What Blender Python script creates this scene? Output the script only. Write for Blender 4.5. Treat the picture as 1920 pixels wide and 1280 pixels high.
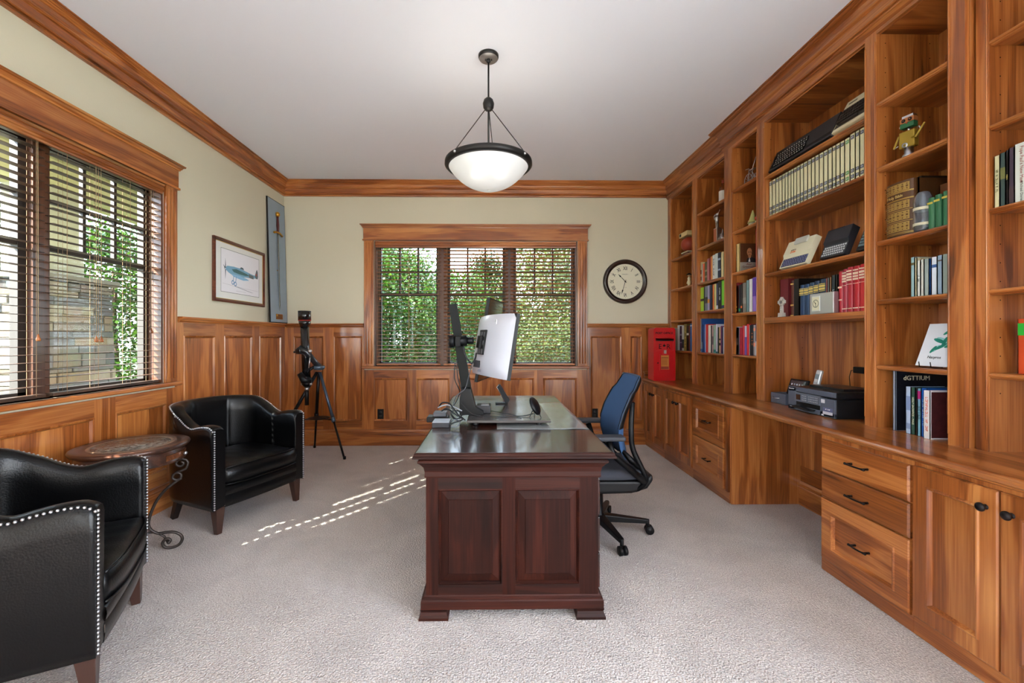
import bpy, bmesh, math, random
from mathutils import Matrix, Vector, Euler
S=bpy.context.scene
for o in list(bpy.data.objects): bpy.data.objects.remove(o)
R=math.radians; PI=math.pi
# ---------------------------------------------------------------- camera
F=800.; CX=935.; CY=632.5; PSI=.0136; H=1.29
cd=bpy.data.cameras.new('camera'); cam=bpy.data.objects.new('camera',cd); S.collection.objects.link(cam)
cam.location=(0,0,H); cam.rotation_euler=(PI/2,0,-PSI)
cd.sensor_width=36; cd.lens=F/1920*36; cd.shift_x=(960-CX)/1920; cd.shift_y=(CY-640)/1920; cd.clip_start=.05; cd.clip_end=300
S.camera=cam
# ---------------------------------------------------------------- world, sun, exposure
W=bpy.data.worlds.new('world'); S.world=W; W.use_nodes=True
wn=W.node_tree.nodes; wl=W.node_tree.links; wn.clear()
wo=wn.new('ShaderNodeOutputWorld'); wb=wn.new('ShaderNodeBackground'); tc=wn.new('ShaderNodeTexCoord')
sp=wn.new('ShaderNodeSeparateXYZ'); cr=wn.new('ShaderNodeValToRGB'); no=wn.new('ShaderNodeTexNoise'); mx=wn.new('ShaderNodeMix')
mx.data_type='RGBA'; cr.color_ramp.elements[0].position=.0; cr.color_ramp.elements[0].color=(.86,.93,1,1)
cr.color_ramp.elements[1].position=.6; cr.color_ramp.elements[1].color=(.45,.66,1,1)
no.inputs['Scale'].default_value=3; no.inputs['Detail'].default_value=6
wl.new(tc.outputs['Generated'],sp.inputs[0]); wl.new(sp.outputs[2],cr.inputs[0]); wl.new(tc.outputs['Generated'],no.inputs['Vector'])
cr2=wn.new('ShaderNodeValToRGB'); cr2.color_ramp.elements[0].position=.48; cr2.color_ramp.elements[1].position=.62
wl.new(no.outputs['Fac'],cr2.inputs[0]); wl.new(cr2.outputs[0],mx.inputs[0]); wl.new(cr.outputs[0],mx.inputs[6]); mx.inputs[7].default_value=(1,1,1,1)
wl.new(mx.outputs[2],wb.inputs[0]); wb.inputs[1].default_value=2.6; wl.new(wb.outputs[0],wo.inputs[0])
sun=bpy.data.lights.new('sun','SUN'); sun.energy=8; sun.angle=R(.5); sun.color=(1,.95,.86)
so=bpy.data.objects.new('sun',sun); S.collection.objects.link(so); so.location=(-6,-6,6)
so.rotation_euler=Vector((.512,.663,-.545)).to_track_quat('-Z','Y').to_euler()
S.view_settings.view_transform='Standard'; S.view_settings.look='None'; S.view_settings.gamma=1; S.view_settings.exposure=2.55
S.view_settings.use_curve_mapping=False
# ---------------------------------------------------------------- helpers
col=S.collection
def srgb(r,g,b):
    f=lambda c:(c/255/12.92) if c/255<=.04045 else ((c/255+.055)/1.055)**2.4
    return (f(r),f(g),f(b),1)
def ray(x,y):
    u=(x-CX)/F; v=(CY-y)/F; c,s=math.cos(PSI),math.sin(PSI)
    return Vector((u*c+s,c-u*s,v))
def yat(x,X):                                  # depth Y of image column x on the plane of constant X
    r=ray(x,0); return r.y*X/r.x
class MB:
    def __init__(s): s.v=[]; s.f=[]; s.m=[]; s.sm=[]
    def add(s,vs,fs,mi=0,smooth=False,M=None):
        b=len(s.v)
        if M is not None: vs=[tuple(M@Vector(p)) for p in vs]
        s.v+=[tuple(p) for p in vs]
        for f in fs: s.f.append([b+i for i in f]); s.m.append(mi); s.sm.append(smooth)
        return s
    def box(s,x0,x1,y0,y1,z0,z1,mi=0,M=None):
        x0,x1=min(x0,x1),max(x0,x1); y0,y1=min(y0,y1),max(y0,y1); z0,z1=min(z0,z1),max(z0,z1)
        return s.add([(x0,y0,z0),(x1,y0,z0),(x1,y1,z0),(x0,y1,z0),(x0,y0,z1),(x1,y0,z1),(x1,y1,z1),(x0,y1,z1)],
            [(0,3,2,1),(4,5,6,7),(0,1,5,4),(1,2,6,5),(2,3,7,6),(3,0,4,7)],mi,False,M)
    def beam(s,a,b,w,h,mi=0,w2=None,h2=None,up=(0,0,1)):
        a=Vector(a); b=Vector(b); d=(b-a).normalized(); up=Vector(up)
        if abs(d.dot(up))>.98: up=Vector((0,1,0))
        x=d.cross(up).normalized(); y=x.cross(d).normalized(); w2=w2 or w; h2=h2 or h
        vs=[a-x*w/2-y*h/2,a+x*w/2-y*h/2,a+x*w/2+y*h/2,a-x*w/2+y*h/2,b-x*w2/2-y*h2/2,b+x*w2/2-y*h2/2,b+x*w2/2+y*h2/2,b-x*w2/2+y*h2/2]
        return s.add(vs,[(0,3,2,1),(4,5,6,7),(0,1,5,4),(1,2,6,5),(2,3,7,6),(3,0,4,7)],mi)
    def tube(s,pts,r,n=8,mi=0,closed=False,r2=None,cap=True):
        pts=[Vector(p) for p in pts]; N=len(pts); vs=[]; fs=[]; prev=None
        for i,p in enumerate(pts):
            if closed: t=(pts[(i+1)%N]-pts[i-1])
            else: t=pts[min(i+1,N-1)]-pts[max(i-1,0)]
            t=t.normalized() if t.length>1e-9 else Vector((0,0,1))
            if prev is None:
                a=Vector((0,0,1)) if abs(t.z)<.9 else Vector((1,0,0)); x=t.cross(a).normalized()
            else: x=(prev-t*prev.dot(t)).normalized()
            prev=x; y=t.cross(x)
            rr=r if not hasattr(r,'__len__') else r[i]
            ry=rr if r2 is None else r2
            for k in range(n):
                a=2*PI*k/n; vs.append(p+x*rr*math.cos(a)+y*ry*math.sin(a))
        for i in range(N if closed else N-1):
            j=(i+1)%N
            for k in range(n): fs.append((i*n+k,i*n+(k+1)%n,j*n+(k+1)%n,j*n+k))
        if not closed and cap: fs.append(tuple(range(n))[::-1]); fs.append(tuple((N-1)*n+k for k in range(n)))
        return s.add(vs,fs,mi,True)
    def lathe(s,prof,n=32,mi=0,c=(0,0,0),M=None,smooth=True,ax='z'):
        vs=[]; fs=[]; P=len(prof)
        for k in range(n):
            a=2*PI*k/n
            for (r,z) in prof:
                p=(r*math.cos(a),r*math.sin(a),z)
                if ax=='y': p=(p[0],z,p[1])
                if ax=='x': p=(z,p[0],p[1])
                vs.append((p[0]+c[0],p[1]+c[1],p[2]+c[2]))
        for k in range(n):
            j=(k+1)%n
            for i in range(P-1):
                q=(k*P+i,j*P+i,j*P+i+1,k*P+i+1)
                fs.append(q if ax!='y' else q[::-1])
        return s.add(vs,fs,mi,smooth,M)
    def ball(s,c,r,n=12,mi=0,sz=1,M=None,sy=1,sx=1):
        pr=[(math.sin(PI*i/n),-math.cos(PI*i/n)) for i in range(n+1)]
        vs=[];fs=[];P=n+1;m=n*2 if n<10 else n+8
        for k in range(m):
            a=2*PI*k/m
            for (q,z) in pr: vs.append((c[0]+r*q*math.cos(a)*sx,c[1]+r*q*math.sin(a)*sy,c[2]+r*z*sz))
        for k in range(m):
            j=(k+1)%m
            for i in range(P-1): fs.append((k*P+i,j*P+i,j*P+i+1,k*P+i+1))
        return s.add(vs,fs,mi,True,M)
    def prism(s,poly,y0,y1,mi=0,M=None,plane='xz'):
        n=len(poly)
        if plane=='xz': vs=[(p[0],y0,p[1]) for p in poly]+[(p[0],y1,p[1]) for p in poly]
        elif plane=='xy': vs=[(p[0],p[1],y0) for p in poly]+[(p[0],p[1],y1) for p in poly]
        else: vs=[(y0,p[0],p[1]) for p in poly]+[(y1,p[0],p[1]) for p in poly]
        fs=[tuple(range(n)),tuple(range(2*n-1,n-1,-1))]+[(i,i+n,(i+1)%n+n,(i+1)%n) for i in range(n)]
        return s.add(vs,fs,mi,False,M)
    def ring(s,a,ya,b,yb,mi=0):                # sloping frame between two rectangles (x0,x1,z0,z1)
        A=[(a[0],ya,a[2]),(a[1],ya,a[2]),(a[1],ya,a[3]),(a[0],ya,a[3])]
        B=[(b[0],yb,b[2]),(b[1],yb,b[2]),(b[1],yb,b[3]),(b[0],yb,b[3])]
        return s.add(A+B,[(i,(i+1)%4,(i+1)%4+4,i+4) for i in range(4)],mi)
    def sweep(s,path,prof,mi=0,side=1,mis=None):         # prof (out,z) along a plan path, mitred
        N=len(path); P=len(prof); vs=[]
        pts=[Vector((p[0],p[1])) for p in path]
        for i in range(N):
            d0=(pts[i]-pts[i-1]).normalized() if i>0 else None
            d1=(pts[i+1]-pts[i]).normalized() if i<N-1 else None
            if d0 is None: d0=d1
            if d1 is None: d1=d0
            n0=Vector((d0.y,-d0.x))*side; n1=Vector((d1.y,-d1.x))*side
            m=(n0+n1); m=m/max(1e-6,m.dot(n0))
            for (o,z) in prof: vs.append((pts[i].x+m.x*o,pts[i].y+m.y*o,z))
        fs=[]
        for i in range(N-1):
            for k in range(P-1): fs.append((i*P+k,(i+1)*P+k,(i+1)*P+k+1,i*P+k+1))
        fs.append(tuple(range(P))); fs.append(tuple((N-1)*P+k for k in range(P))[::-1])
        s.add(vs,fs,mi)
        if mis:
            k=len(s.m)-len(fs)
            for i in range(N-1):
                for q in range(P-1): s.m[k+i*(P-1)+q]=mis[i]
        return s
    def build(s,name,mats,parent=None,bevel=0,seg=2,loc=None,rot=None,sub=0,smooth=None):
        me=bpy.data.meshes.new(name); me.from_pydata(s.v,[],s.f); me.update()
        if not isinstance(mats,(list,tuple)): mats=[mats]
        for m in mats: me.materials.append(m)
        me.polygons.foreach_set('material_index',s.m)
        me.polygons.foreach_set('use_smooth',[bool(x) if smooth is None else smooth for x in s.sm])
        bm=bmesh.new(); bm.from_mesh(me); bmesh.ops.recalc_face_normals(bm,faces=bm.faces); bm.to_mesh(me); bm.free()
        o=bpy.data.objects.new(name,me); col.objects.link(o)
        if parent is not None: o.parent=parent
        if loc is not None: o.location=loc
        if rot is not None: o.rotation_euler=rot
        if bevel:
            b=o.modifiers.new('b','BEVEL'); b.width=bevel; b.segments=seg; b.limit_method='ANGLE'; b.angle_limit=R(40)
            b.harden_normals=False
        if sub:
            q=o.modifiers.new('s','SUBSURF'); q.levels=sub; q.render_levels=sub
        return o
def B(*a,**k): return MB().box(*a,**k)
def tag(o,label,cat=None,group=None,kind=None):
    if label: o['label']=label
    if cat: o['category']=cat
    if group: o['group']=group
    if kind: o['kind']=kind
    return o
def thing(name,label,cat,loc=(0,0,0),rz=0,group=None,rot=None):
    o=bpy.data.objects.new(name,None); col.objects.link(o); o.empty_display_size=.1
    o.location=loc; o.rotation_euler=rot if rot else (0,0,rz); return tag(o,label,cat,group)
def struct(o): o['kind']='structure'; return o
def sroot(name,loc=(0,0,0),rz=0):
    o=bpy.data.objects.new(name,None); col.objects.link(o); o.location=loc; o.rotation_euler=(0,0,rz); return struct(o)
def text(name,s,size,pos,mat,parent=None,mode='h',depth=.0006,align='CENTER',sx=1,rotx=None,bold=0):
    if s[0]=='~':                              # print too small to read in the photograph: rows of strokes
        q=int(s[1:]); rn=random.Random(q*31+int(size*9999)); m=MB(); w=size*.56; h=size*.68
        for k in range(q):
            x=(k-q/2)*w; g=rn.randrange(5)
            if g==4 and 0<k<q-1: continue
            a=size*.11
            if g in(0,1,3): m.box(x,x+a,-h/2,h/2,-depth,depth)
            if g in(1,2): m.box(x,x+w*.7,h/2-a,h/2,-depth,depth)
            if g in(0,2): m.box(x,x+w*.7,-h/2,-h/2+a,-depth,depth)
            if g in(2,3): m.box(x+w*.6,x+w*.6+a,-h/2,h/2,-depth,depth)
            if g in(1,3): m.box(x,x+w*.6,-a/2,a/2,-depth,depth)
        t=m.build('tmp',mat); me=t.data; bpy.data.objects.remove(t); me.name=name
    else:
        c=bpy.data.curves.new(name,'FONT'); c.body=s; c.size=size; c.extrude=depth; c.align_x=align; c.align_y='CENTER'; c.offset=bold
        c.resolution_u=3
        t=bpy.data.objects.new('tmp',c); col.objects.link(t); bpy.context.view_layer.update()
        me=bpy.data.meshes.new_from_object(t.evaluated_get(bpy.context.evaluated_depsgraph_get()))
        bpy.data.objects.remove(t); me.materials.clear(); me.materials.append(mat)
    if mode=='h': M=Matrix(((1,0,0),(0,0,-1),(0,1,0))).to_4x4()
    elif mode=='v': M=Matrix(((0,1,0),(0,0,-1),(-1,0,0))).to_4x4()
    elif mode=='u': M=Matrix(((0,-1,0),(0,0,-1),(1,0,0))).to_4x4()
    elif mode=='top': M=Matrix.Identity(4)
    me.transform(M@Matrix.Diagonal((sx,1,1,1)))
    o=bpy.data.objects.new(name,me); col.objects.link(o); o.location=pos
    if rotx: o.rotation_euler=rotx
    if parent is not None: o.parent=parent
    return o
# ---------------------------------------------------------------- materials
MC={}
def mat(name,c=(200,200,200),rough=.5,metal=0,spec=.5,coat=0,trans=0,emit=None,es=0,bump=0,bscale=60,var=0,ior=1.45,alpha=1):
    if name in MC: return MC[name]
    m=bpy.data.materials.new(name); m.use_nodes=True; n=m.node_tree.nodes; l=m.node_tree.links; p=n['Principled BSDF']
    cc=srgb(*c); p.inputs['Base Color'].default_value=cc; p.inputs['Roughness'].default_value=rough; p.inputs['Metallic'].default_value=metal
    p.inputs['Specular IOR Level'].default_value=spec; p.inputs['Coat Weight'].default_value=coat; p.inputs['Coat Roughness'].default_value=.1
    p.inputs['Transmission Weight'].default_value=trans; p.inputs['IOR'].default_value=ior; p.inputs['Alpha'].default_value=alpha
    if emit: p.inputs['Emission Color'].default_value=srgb(*emit); p.inputs['Emission Strength'].default_value=es
    if bump or var:
        t=n.new('ShaderNodeTexCoord'); q=n.new('ShaderNodeTexNoise'); q.inputs['Scale'].default_value=bscale; q.inputs['Detail'].default_value=4
        l.new(t.outputs['Object'],q.inputs['Vector'])
        if bump:
            b=n.new('ShaderNodeBump'); b.inputs['Strength'].default_value=bump; b.inputs['Distance'].default_value=.01
            l.new(q.outputs['Fac'],b.inputs['Height']); l.new(b.outputs[0],p.inputs['Normal'])
        if var:
            x=n.new('ShaderNodeMix'); x.data_type='RGBA'; x.inputs[6].default_value=[v*(1-var) for v in cc[:3]]+[1]; x.inputs[7].default_value=[min(1,v*(1+var)) for v in cc[:3]]+[1]
            l.new(q.outputs['Fac'],x.inputs[0]); l.new(x.outputs[2],p.inputs['Base Color'])
    MC[name]=m; return m
def wood(name,axis,c1,c2,c3,rough=.28,coat=.4,knots=True,scale=1.,spec=.5):
    m=bpy.data.materials.new(name); m.use_nodes=True; n=m.node_tree.nodes; l=m.node_tree.links; p=n['Principled BSDF']
    t=n.new('ShaderNodeTexCoord'); oi=n.new('ShaderNodeObjectInfo'); va=n.new('ShaderNodeVectorMath'); va.operation='ADD'
    vm=n.new('ShaderNodeVectorMath'); vm.operation='SCALE'; cb=n.new('ShaderNodeCombineXYZ')
    for i in range(3): l.new(oi.outputs['Random'],cb.inputs[i])
    l.new(cb.outputs[0],vm.inputs[0]); vm.inputs['Scale'].default_value=7.3
    l.new(t.outputs['Object'],va.inputs[0]); l.new(vm.outputs[0],va.inputs[1])
    k=[9*scale]*3; k['xyz'.index(axis)]=.9*scale
    mp=n.new('ShaderNodeMapping'); mp.inputs['Scale'].default_value=k; l.new(va.outputs[0],mp.inputs[0])
    a=n.new('ShaderNodeTexNoise'); a.inputs['Scale'].default_value=1; a.inputs['Detail'].default_value=3; a.inputs['Distortion'].default_value=.6
    l.new(mp.outputs[0],a.inputs['Vector'])
    k2=[150*scale]*3; k2['xyz'.index(axis)]=3*scale
    mp2=n.new('ShaderNodeMapping'); mp2.inputs['Scale'].default_value=k2; l.new(va.outputs[0],mp2.inputs[0])
    b=n.new('ShaderNodeTexNoise'); b.inputs['Scale'].default_value=1; b.inputs['Detail'].default_value=2; l.new(mp2.outputs[0],b.inputs['Vector'])
    # ring lines from the large noise
    mu=n.new('ShaderNodeMath'); mu.operation='MULTIPLY'; mu.inputs[1].default_value=6; l.new(a.outputs['Fac'],mu.inputs[0])
    si=n.new('ShaderNodeMath'); si.operation='SINE'; mu2=n.new('ShaderNodeMath'); mu2.operation='MULTIPLY'; mu2.inputs[1].default_value=6.28
    fr=n.new('ShaderNodeMath'); fr.operation='MULTIPLY'; fr.inputs[1].default_value=1; l.new(mu.outputs[0],mu2.inputs[0]); l.new(mu2.outputs[0],si.inputs[0])
    ad=n.new('ShaderNodeMath'); ad.operation='MULTIPLY_ADD'; ad.inputs[1].default_value=.055; l.new(si.outputs[0],ad.inputs[0]); l.new(a.outputs['Fac'],ad.inputs[2])
    ad2=n.new('ShaderNodeMath'); ad2.operation='MULTIPLY_ADD'; ad2.inputs[1].default_value=.36; l.new(b.outputs['Fac'],ad2.inputs[0]); l.new(ad.outputs[0],ad2.inputs[2])
    sb=n.new('ShaderNodeMath'); sb.operation='SUBTRACT'; sb.inputs[1].default_value=.18; l.new(ad2.outputs[0],sb.inputs[0])
    r=n.new('ShaderNodeValToRGB'); e=r.color_ramp.elements; e[0].position=.25; e[0].color=srgb(*c1); e[1].position=.75; e[1].color=srgb(*c3)
    x=e.new(.5); x.color=srgb(*c2); l.new(sb.outputs[0],r.inputs[0])
    hs=n.new('ShaderNodeHueSaturation'); mr=n.new('ShaderNodeMapRange'); mr.inputs['To Min'].default_value=.86; mr.inputs['To Max'].default_value=1.14
    l.new(oi.outputs['Random'],mr.inputs[0]); l.new(mr.outputs[0],hs.inputs['Value']); l.new(r.outputs[0],hs.inputs['Color'])
    l.new(hs.outputs[0],p.inputs['Base Color']); p.inputs['Specular IOR Level'].default_value=spec; p.inputs['Roughness'].default_value=rough; p.inputs['Coat Weight'].default_value=coat; p.inputs['Coat Roughness'].default_value=.08
    bu=n.new('ShaderNodeBump'); bu.inputs['Strength'].default_value=.05; bu.inputs['Distance'].default_value=.004; l.new(b.outputs['Fac'],bu.inputs['Height']); l.new(bu.outputs[0],p.inputs['Normal'])
    MC[name]=m; return m
WC=((94,46,18),(162,91,41),(202,134,72))
WX=wood('walnut_x','x',*WC); WY=wood('walnut_y','y',*WC); WZ=wood('walnut_z','z',*WC)
DC=((25,10,7),(43,18,12),(66,28,18))
DZ=wood('mahogany_z','z',*DC,rough=.5,coat=0,spec=.12); DX=wood('mahogany_x','x',*DC,rough=.42,coat=.0,spec=.2); DY=wood('mahogany_y','y',*DC,rough=.22,coat=.5)
black=mat('black_plastic',(12,12,14),.42,spec=.35); blackm=mat('black_metal',(10,10,12),.4,.3,spec=.35); steel=mat('steel',(190,190,195),.3,1)
bronze=mat('oiled_bronze',(38,33,32),.4,.7); leather=mat('black_leather',(5,5,6),.3,0,.35,.06,bump=.12,bscale=160)
white=mat('white_plastic',(225,225,228),.35); brass=mat('brass',(200,150,60),.3,1); pages=mat('page_paper',(228,218,196),.8,bump=.2,bscale=300)
glass=mat('clear_glass',(255,255,255),.02,trans=1)
# ---------------------------------------------------------------- room shell
XL=-2.51; YB=5.16; XR=2.47; YF=-4.1; ZC=3.16
def carpet():
    m=bpy.data.materials.new('carpet'); m.use_nodes=True; n=m.node_tree.nodes; l=m.node_tree.links; p=n['Principled BSDF']
    t=n.new('ShaderNodeTexCoord')
    a=n.new('ShaderNodeTexNoise'); a.inputs['Scale'].default_value=160; a.inputs['Detail'].default_value=3
    b=n.new('ShaderNodeTexNoise'); b.inputs['Scale'].default_value=2.2; b.inputs['Detail'].default_value=4; b.inputs['Distortion'].default_value=1.2
    v=n.new('ShaderNodeTexVoronoi'); v.inputs['Scale'].default_value=120
    for q in (a,b,v): l.new(t.outputs['Object'],q.inputs['Vector'])
    r=n.new('ShaderNodeValToRGB'); e=r.color_ramp.elements; e[0].position=.35; e[0].color=srgb(184,169,158); e[1].position=.65; e[1].color=srgb(236,225,216); l.new(a.outputs['Fac'],r.inputs[0])
    r2=n.new('ShaderNodeValToRGB'); e=r2.color_ramp.elements; e[0].position=.3; e[0].color=(.8,.8,.8,1); e[1].position=.7; e[1].color=(1.0,1.0,1.0,1); l.new(b.outputs['Fac'],r2.inputs[0])
    x=n.new('ShaderNodeMix'); x.data_type='RGBA'; x.blend_type='MULTIPLY'; x.inputs[0].default_value=1; l.new(r.outputs[0],x.inputs[6]); l.new(r2.outputs[0],x.inputs[7])
    l.new(x.outputs[2],p.inputs['Base Color']); p.inputs['Roughness'].default_value=.95; p.inputs['Specular IOR Level'].default_value=.1; p.inputs['Sheen Weight'].default_value=.3
    ad=n.new('ShaderNodeMath'); ad.operation='ADD'; l.new(a.outputs['Fac'],ad.inputs[0]); l.new(v.outputs['Distance'],ad.inputs[1])
    bu=n.new('ShaderNodeBump'); bu.inputs['Strength'].default_value=.65; bu.inputs['Distance'].default_value=.012; l.new(ad.outputs[0],bu.inputs['Height']); l.new(bu.outputs[0],p.inputs['Normal'])
    return m
paint=mat('khaki_paint',(212,204,180),.75,bump=.05,bscale=90); ceilm=mat('ceiling_paint',(238,241,247),.85)
struct(B(XL-.2,XR+.2,YF-.2,YB+.2,-.12,0).build('floor',carpet()))
struct(B(XL-.2,XR+.2,YF-.2,YB+.2,ZC,ZC+.12).build('ceiling',ceilm))
# openings: back window x -1.43..1.02, left window y .83..3.28, z .95...2.45 ; side openings behind the camera added for daylight
WB=(-1.427,1.021,.945,2.45); WL=(.832,3.28,.945,2.45)
m=MB(); T=.16
m.box(XL-T,WB[0],YB,YB+T,0,ZC).box(WB[1],XR+T,YB,YB+T,0,ZC).box(WB[0],WB[1],YB,YB+T,0,WB[2]).box(WB[0],WB[1],YB,YB+T,WB[3],ZC)
struct(m.build('wall_back',paint))
m=MB(); m.box(XL-T,XL,WL[1],YB,0,ZC).box(XL-T,XL,YF,-4.0,0,ZC).box(XL-T,XL,-4.0,-2.35,2.7,ZC).box(XL-T,XL,-2.35,-2.05,0,ZC).box(XL-T,XL,.40,WL[0],0,ZC).box(XL-T,XL,-2.05,.40,0,WL[2]).box(XL-T,XL,-2.05,.40,WL[3],ZC).box(XL-T,XL,WL[0],WL[1],0,WL[2]).box(XL-T,XL,WL[0],WL[1],WL[3],ZC)
struct(m.build('wall_left',paint))
m=MB(); m.box(XR,XR+T,.75,YB,0,ZC).box(XR,XR+T,YF,-4.0,0,ZC).box(XR,XR+T,-4.0,.75,2.8,ZC)
struct(m.build('wall_right',paint))
m=MB(); m.box(XL-T,-.5,YF-T,YF,0,ZC).box(.5,XR+T,YF-T,YF,0,ZC).box(-.5,.5,YF-T,YF,2.1,ZC)
struct(m.build('wall_front',paint))
def opening(name,loc,rz,w,h):
    r=sroot(name,loc,rz); m=MB(); m.box(-w/2,-w/2+.09,0,.2,0,h).box(w/2-.09,w/2,0,.2,0,h).box(-w/2,w/2,0,.2,h-.09,h); m.build('door_frame',WZ,r)
    if w>2: B(-.04,.04,.05,.13,0,h-.09).build('door_post',WZ,r)
opening('door_1',(0,YF,0),R(180),1.,2.1); opening('added_opening_right',(XR-.02,-1.625,0),R(-90),4.75,2.8); opening('added_opening_left',(XL+.02,-3.175,0),R(90),1.65,2.7)  # both wide side openings are unseen, added to let more daylight in
# crown moulding
CP=[(0,2.983),(.018,2.983),(.026,2.986),(.028,2.992),(.025,2.998),(.018,3.0),(.018,3.006),(.029,3.008),(.034,3.014),(.033,3.021),(.024,3.024),(.022,3.028),(.028,3.066),(.030,3.068),(.042,3.070),(.049,3.075),(.050,3.083),(.044,3.089),(.038,3.090),(.038,3.096),(.041,3.108),(.049,3.120),(.060,3.128),(.072,3.131),(.072,3.136),(.082,3.137),(.090,3.143),(.089,3.150),(.082,3.152),(.096,3.154),(.096,3.16)]
struct(MB().sweep([(XL,YF),(XL,YB),(2.125,YB)],CP,mis=[0,1]).build('trim_1',[WY,WX]))
XA=2.125; XM=2.085
struct(MB().sweep([(XA,YB),(XA,3.82),(XM,3.82),(XM,1.855),(XA,1.855),(XA,.9)],[(-.02,2.935)]+CP[1:],).build('trim_2',WY))
# ---------------------------------------------------------------- wainscot (local frame: x along the wall, y into the wall, z up)
CR=[(0,1.40),(.012,1.40),(.014,1.415),(.026,1.42),(.03,1.43),(.03,1.434),(.046,1.437),(.05,1.446),(.046,1.457),(0,1.457)]
BBP=[(0,0),(.03,0),(.03,.132),(.027,.14),(.034,.146),(.034,.158),(.027,.165),(.022,.176),(.02,.183),(0,.186)]
def wains(name,loc,rz,segs):
    """segs: (x0,x1,ztop,[(p0,p1),...],panel_top,panel_bottom)"""
    r=sroot(name,loc,rz); fm=MB(); hm=MB(); pm=[]
    for (x0,x1,zt,ps,pt,pb) in segs:
        for (a,b) in ps:
            pm.append((a,b,pb,pt))
        xs=[x0]+[v for p in ps for v in p]+[x1]
        for i in range(0,len(xs),2): B(xs[i],xs[i+1],-.02,-.001,0,zt).build('stile',WZ,r)
        for (a,b) in ps: B(a,b,-.0198,-.001,pt,zt).build('rail',WX,r); B(a,b,-.0198,-.001,0,pb).build('rail',WX,r)
    for (a,b,c,d) in pm:
        q=MB(); w=.013
        q.ring((a,b,c,d),-.020,(a+.004,b-.004,c+.004,d-.004),-.026).ring((a+.004,b-.004,c+.004,d-.004),-.026,(a+w,b-w,c+w,d-w),-.0225)
        q.ring((a+w,b-w,c+w,d-w),-.0225,(a+w+.008,b-w-.008,c+w+.008,d-w-.008),-.008)
        q.build('panel_moulding',WZ,r)
        B(a+.01,b-.01,-.008,-.001,c+.01,d-.01).build('panel',WZ,r)
    return r
PT=1.306; PB_=.29
bpx=lambda x:(ray(x,0).x*YB/ray(x,0).y)
pl=[(bpx(552),bpx(607.5)),(bpx(627),bpx(680))]
bw=[(bpx(a),bpx(b)) for a,b in ((702,764),(781,843),(860,922),(939,1001),(1018,1081))]
prr=[(bpx(1107),bpx(1164)),(bpx(1181),1.80)]
WAIN=wains('trim_3',(0,YB,0),0,[(XL,-1.548,1.41,pl,PT,PB_),(-1.548,1.142,.90,bw,.80,PB_),(1.142,2.47,1.41,prr,PT,PB_)])
MB().sweep([(XL+.03,0),(-1.55,0)],CR,side=1).build('chair_rail',WX,WAIN); MB().sweep([(1.14,0),(2.2,0)],CR).build('chair_rail',WX,WAIN)
WAIL=wains('trim_4',(XL,0,0),R(90),[(-2.34,-2.17,1.41,[],PT,PB_),(-2.17,.52,.90,[(-2.0,-1.3),(-1.15,-.5),(-.35,.3)],.79,PB_),(.52,.71,1.41,[],PT,PB_),(.71,3.40,.90,[(.82,1.36),(1.50,2.05),(2.18,2.70),(2.85,3.29)],.79,PB_),(3.40,YB,1.41,[(3.47,3.865),(3.99,4.45),(4.585,5.06)],PT,PB_)])
MB().sweep([(3.425,0),(YB,0)],CR).build('chair_rail',WX,WAIL)
struct(MB().sweep([(XL+.02,-2.3),(XL+.02,YB-.02)],BBP).build('baseboard_left',WY))
struct(MB().sweep([(XL+.02,YB-.02),(1.84,YB-.02)],BBP).build('baseboard_back',WX))
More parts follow.
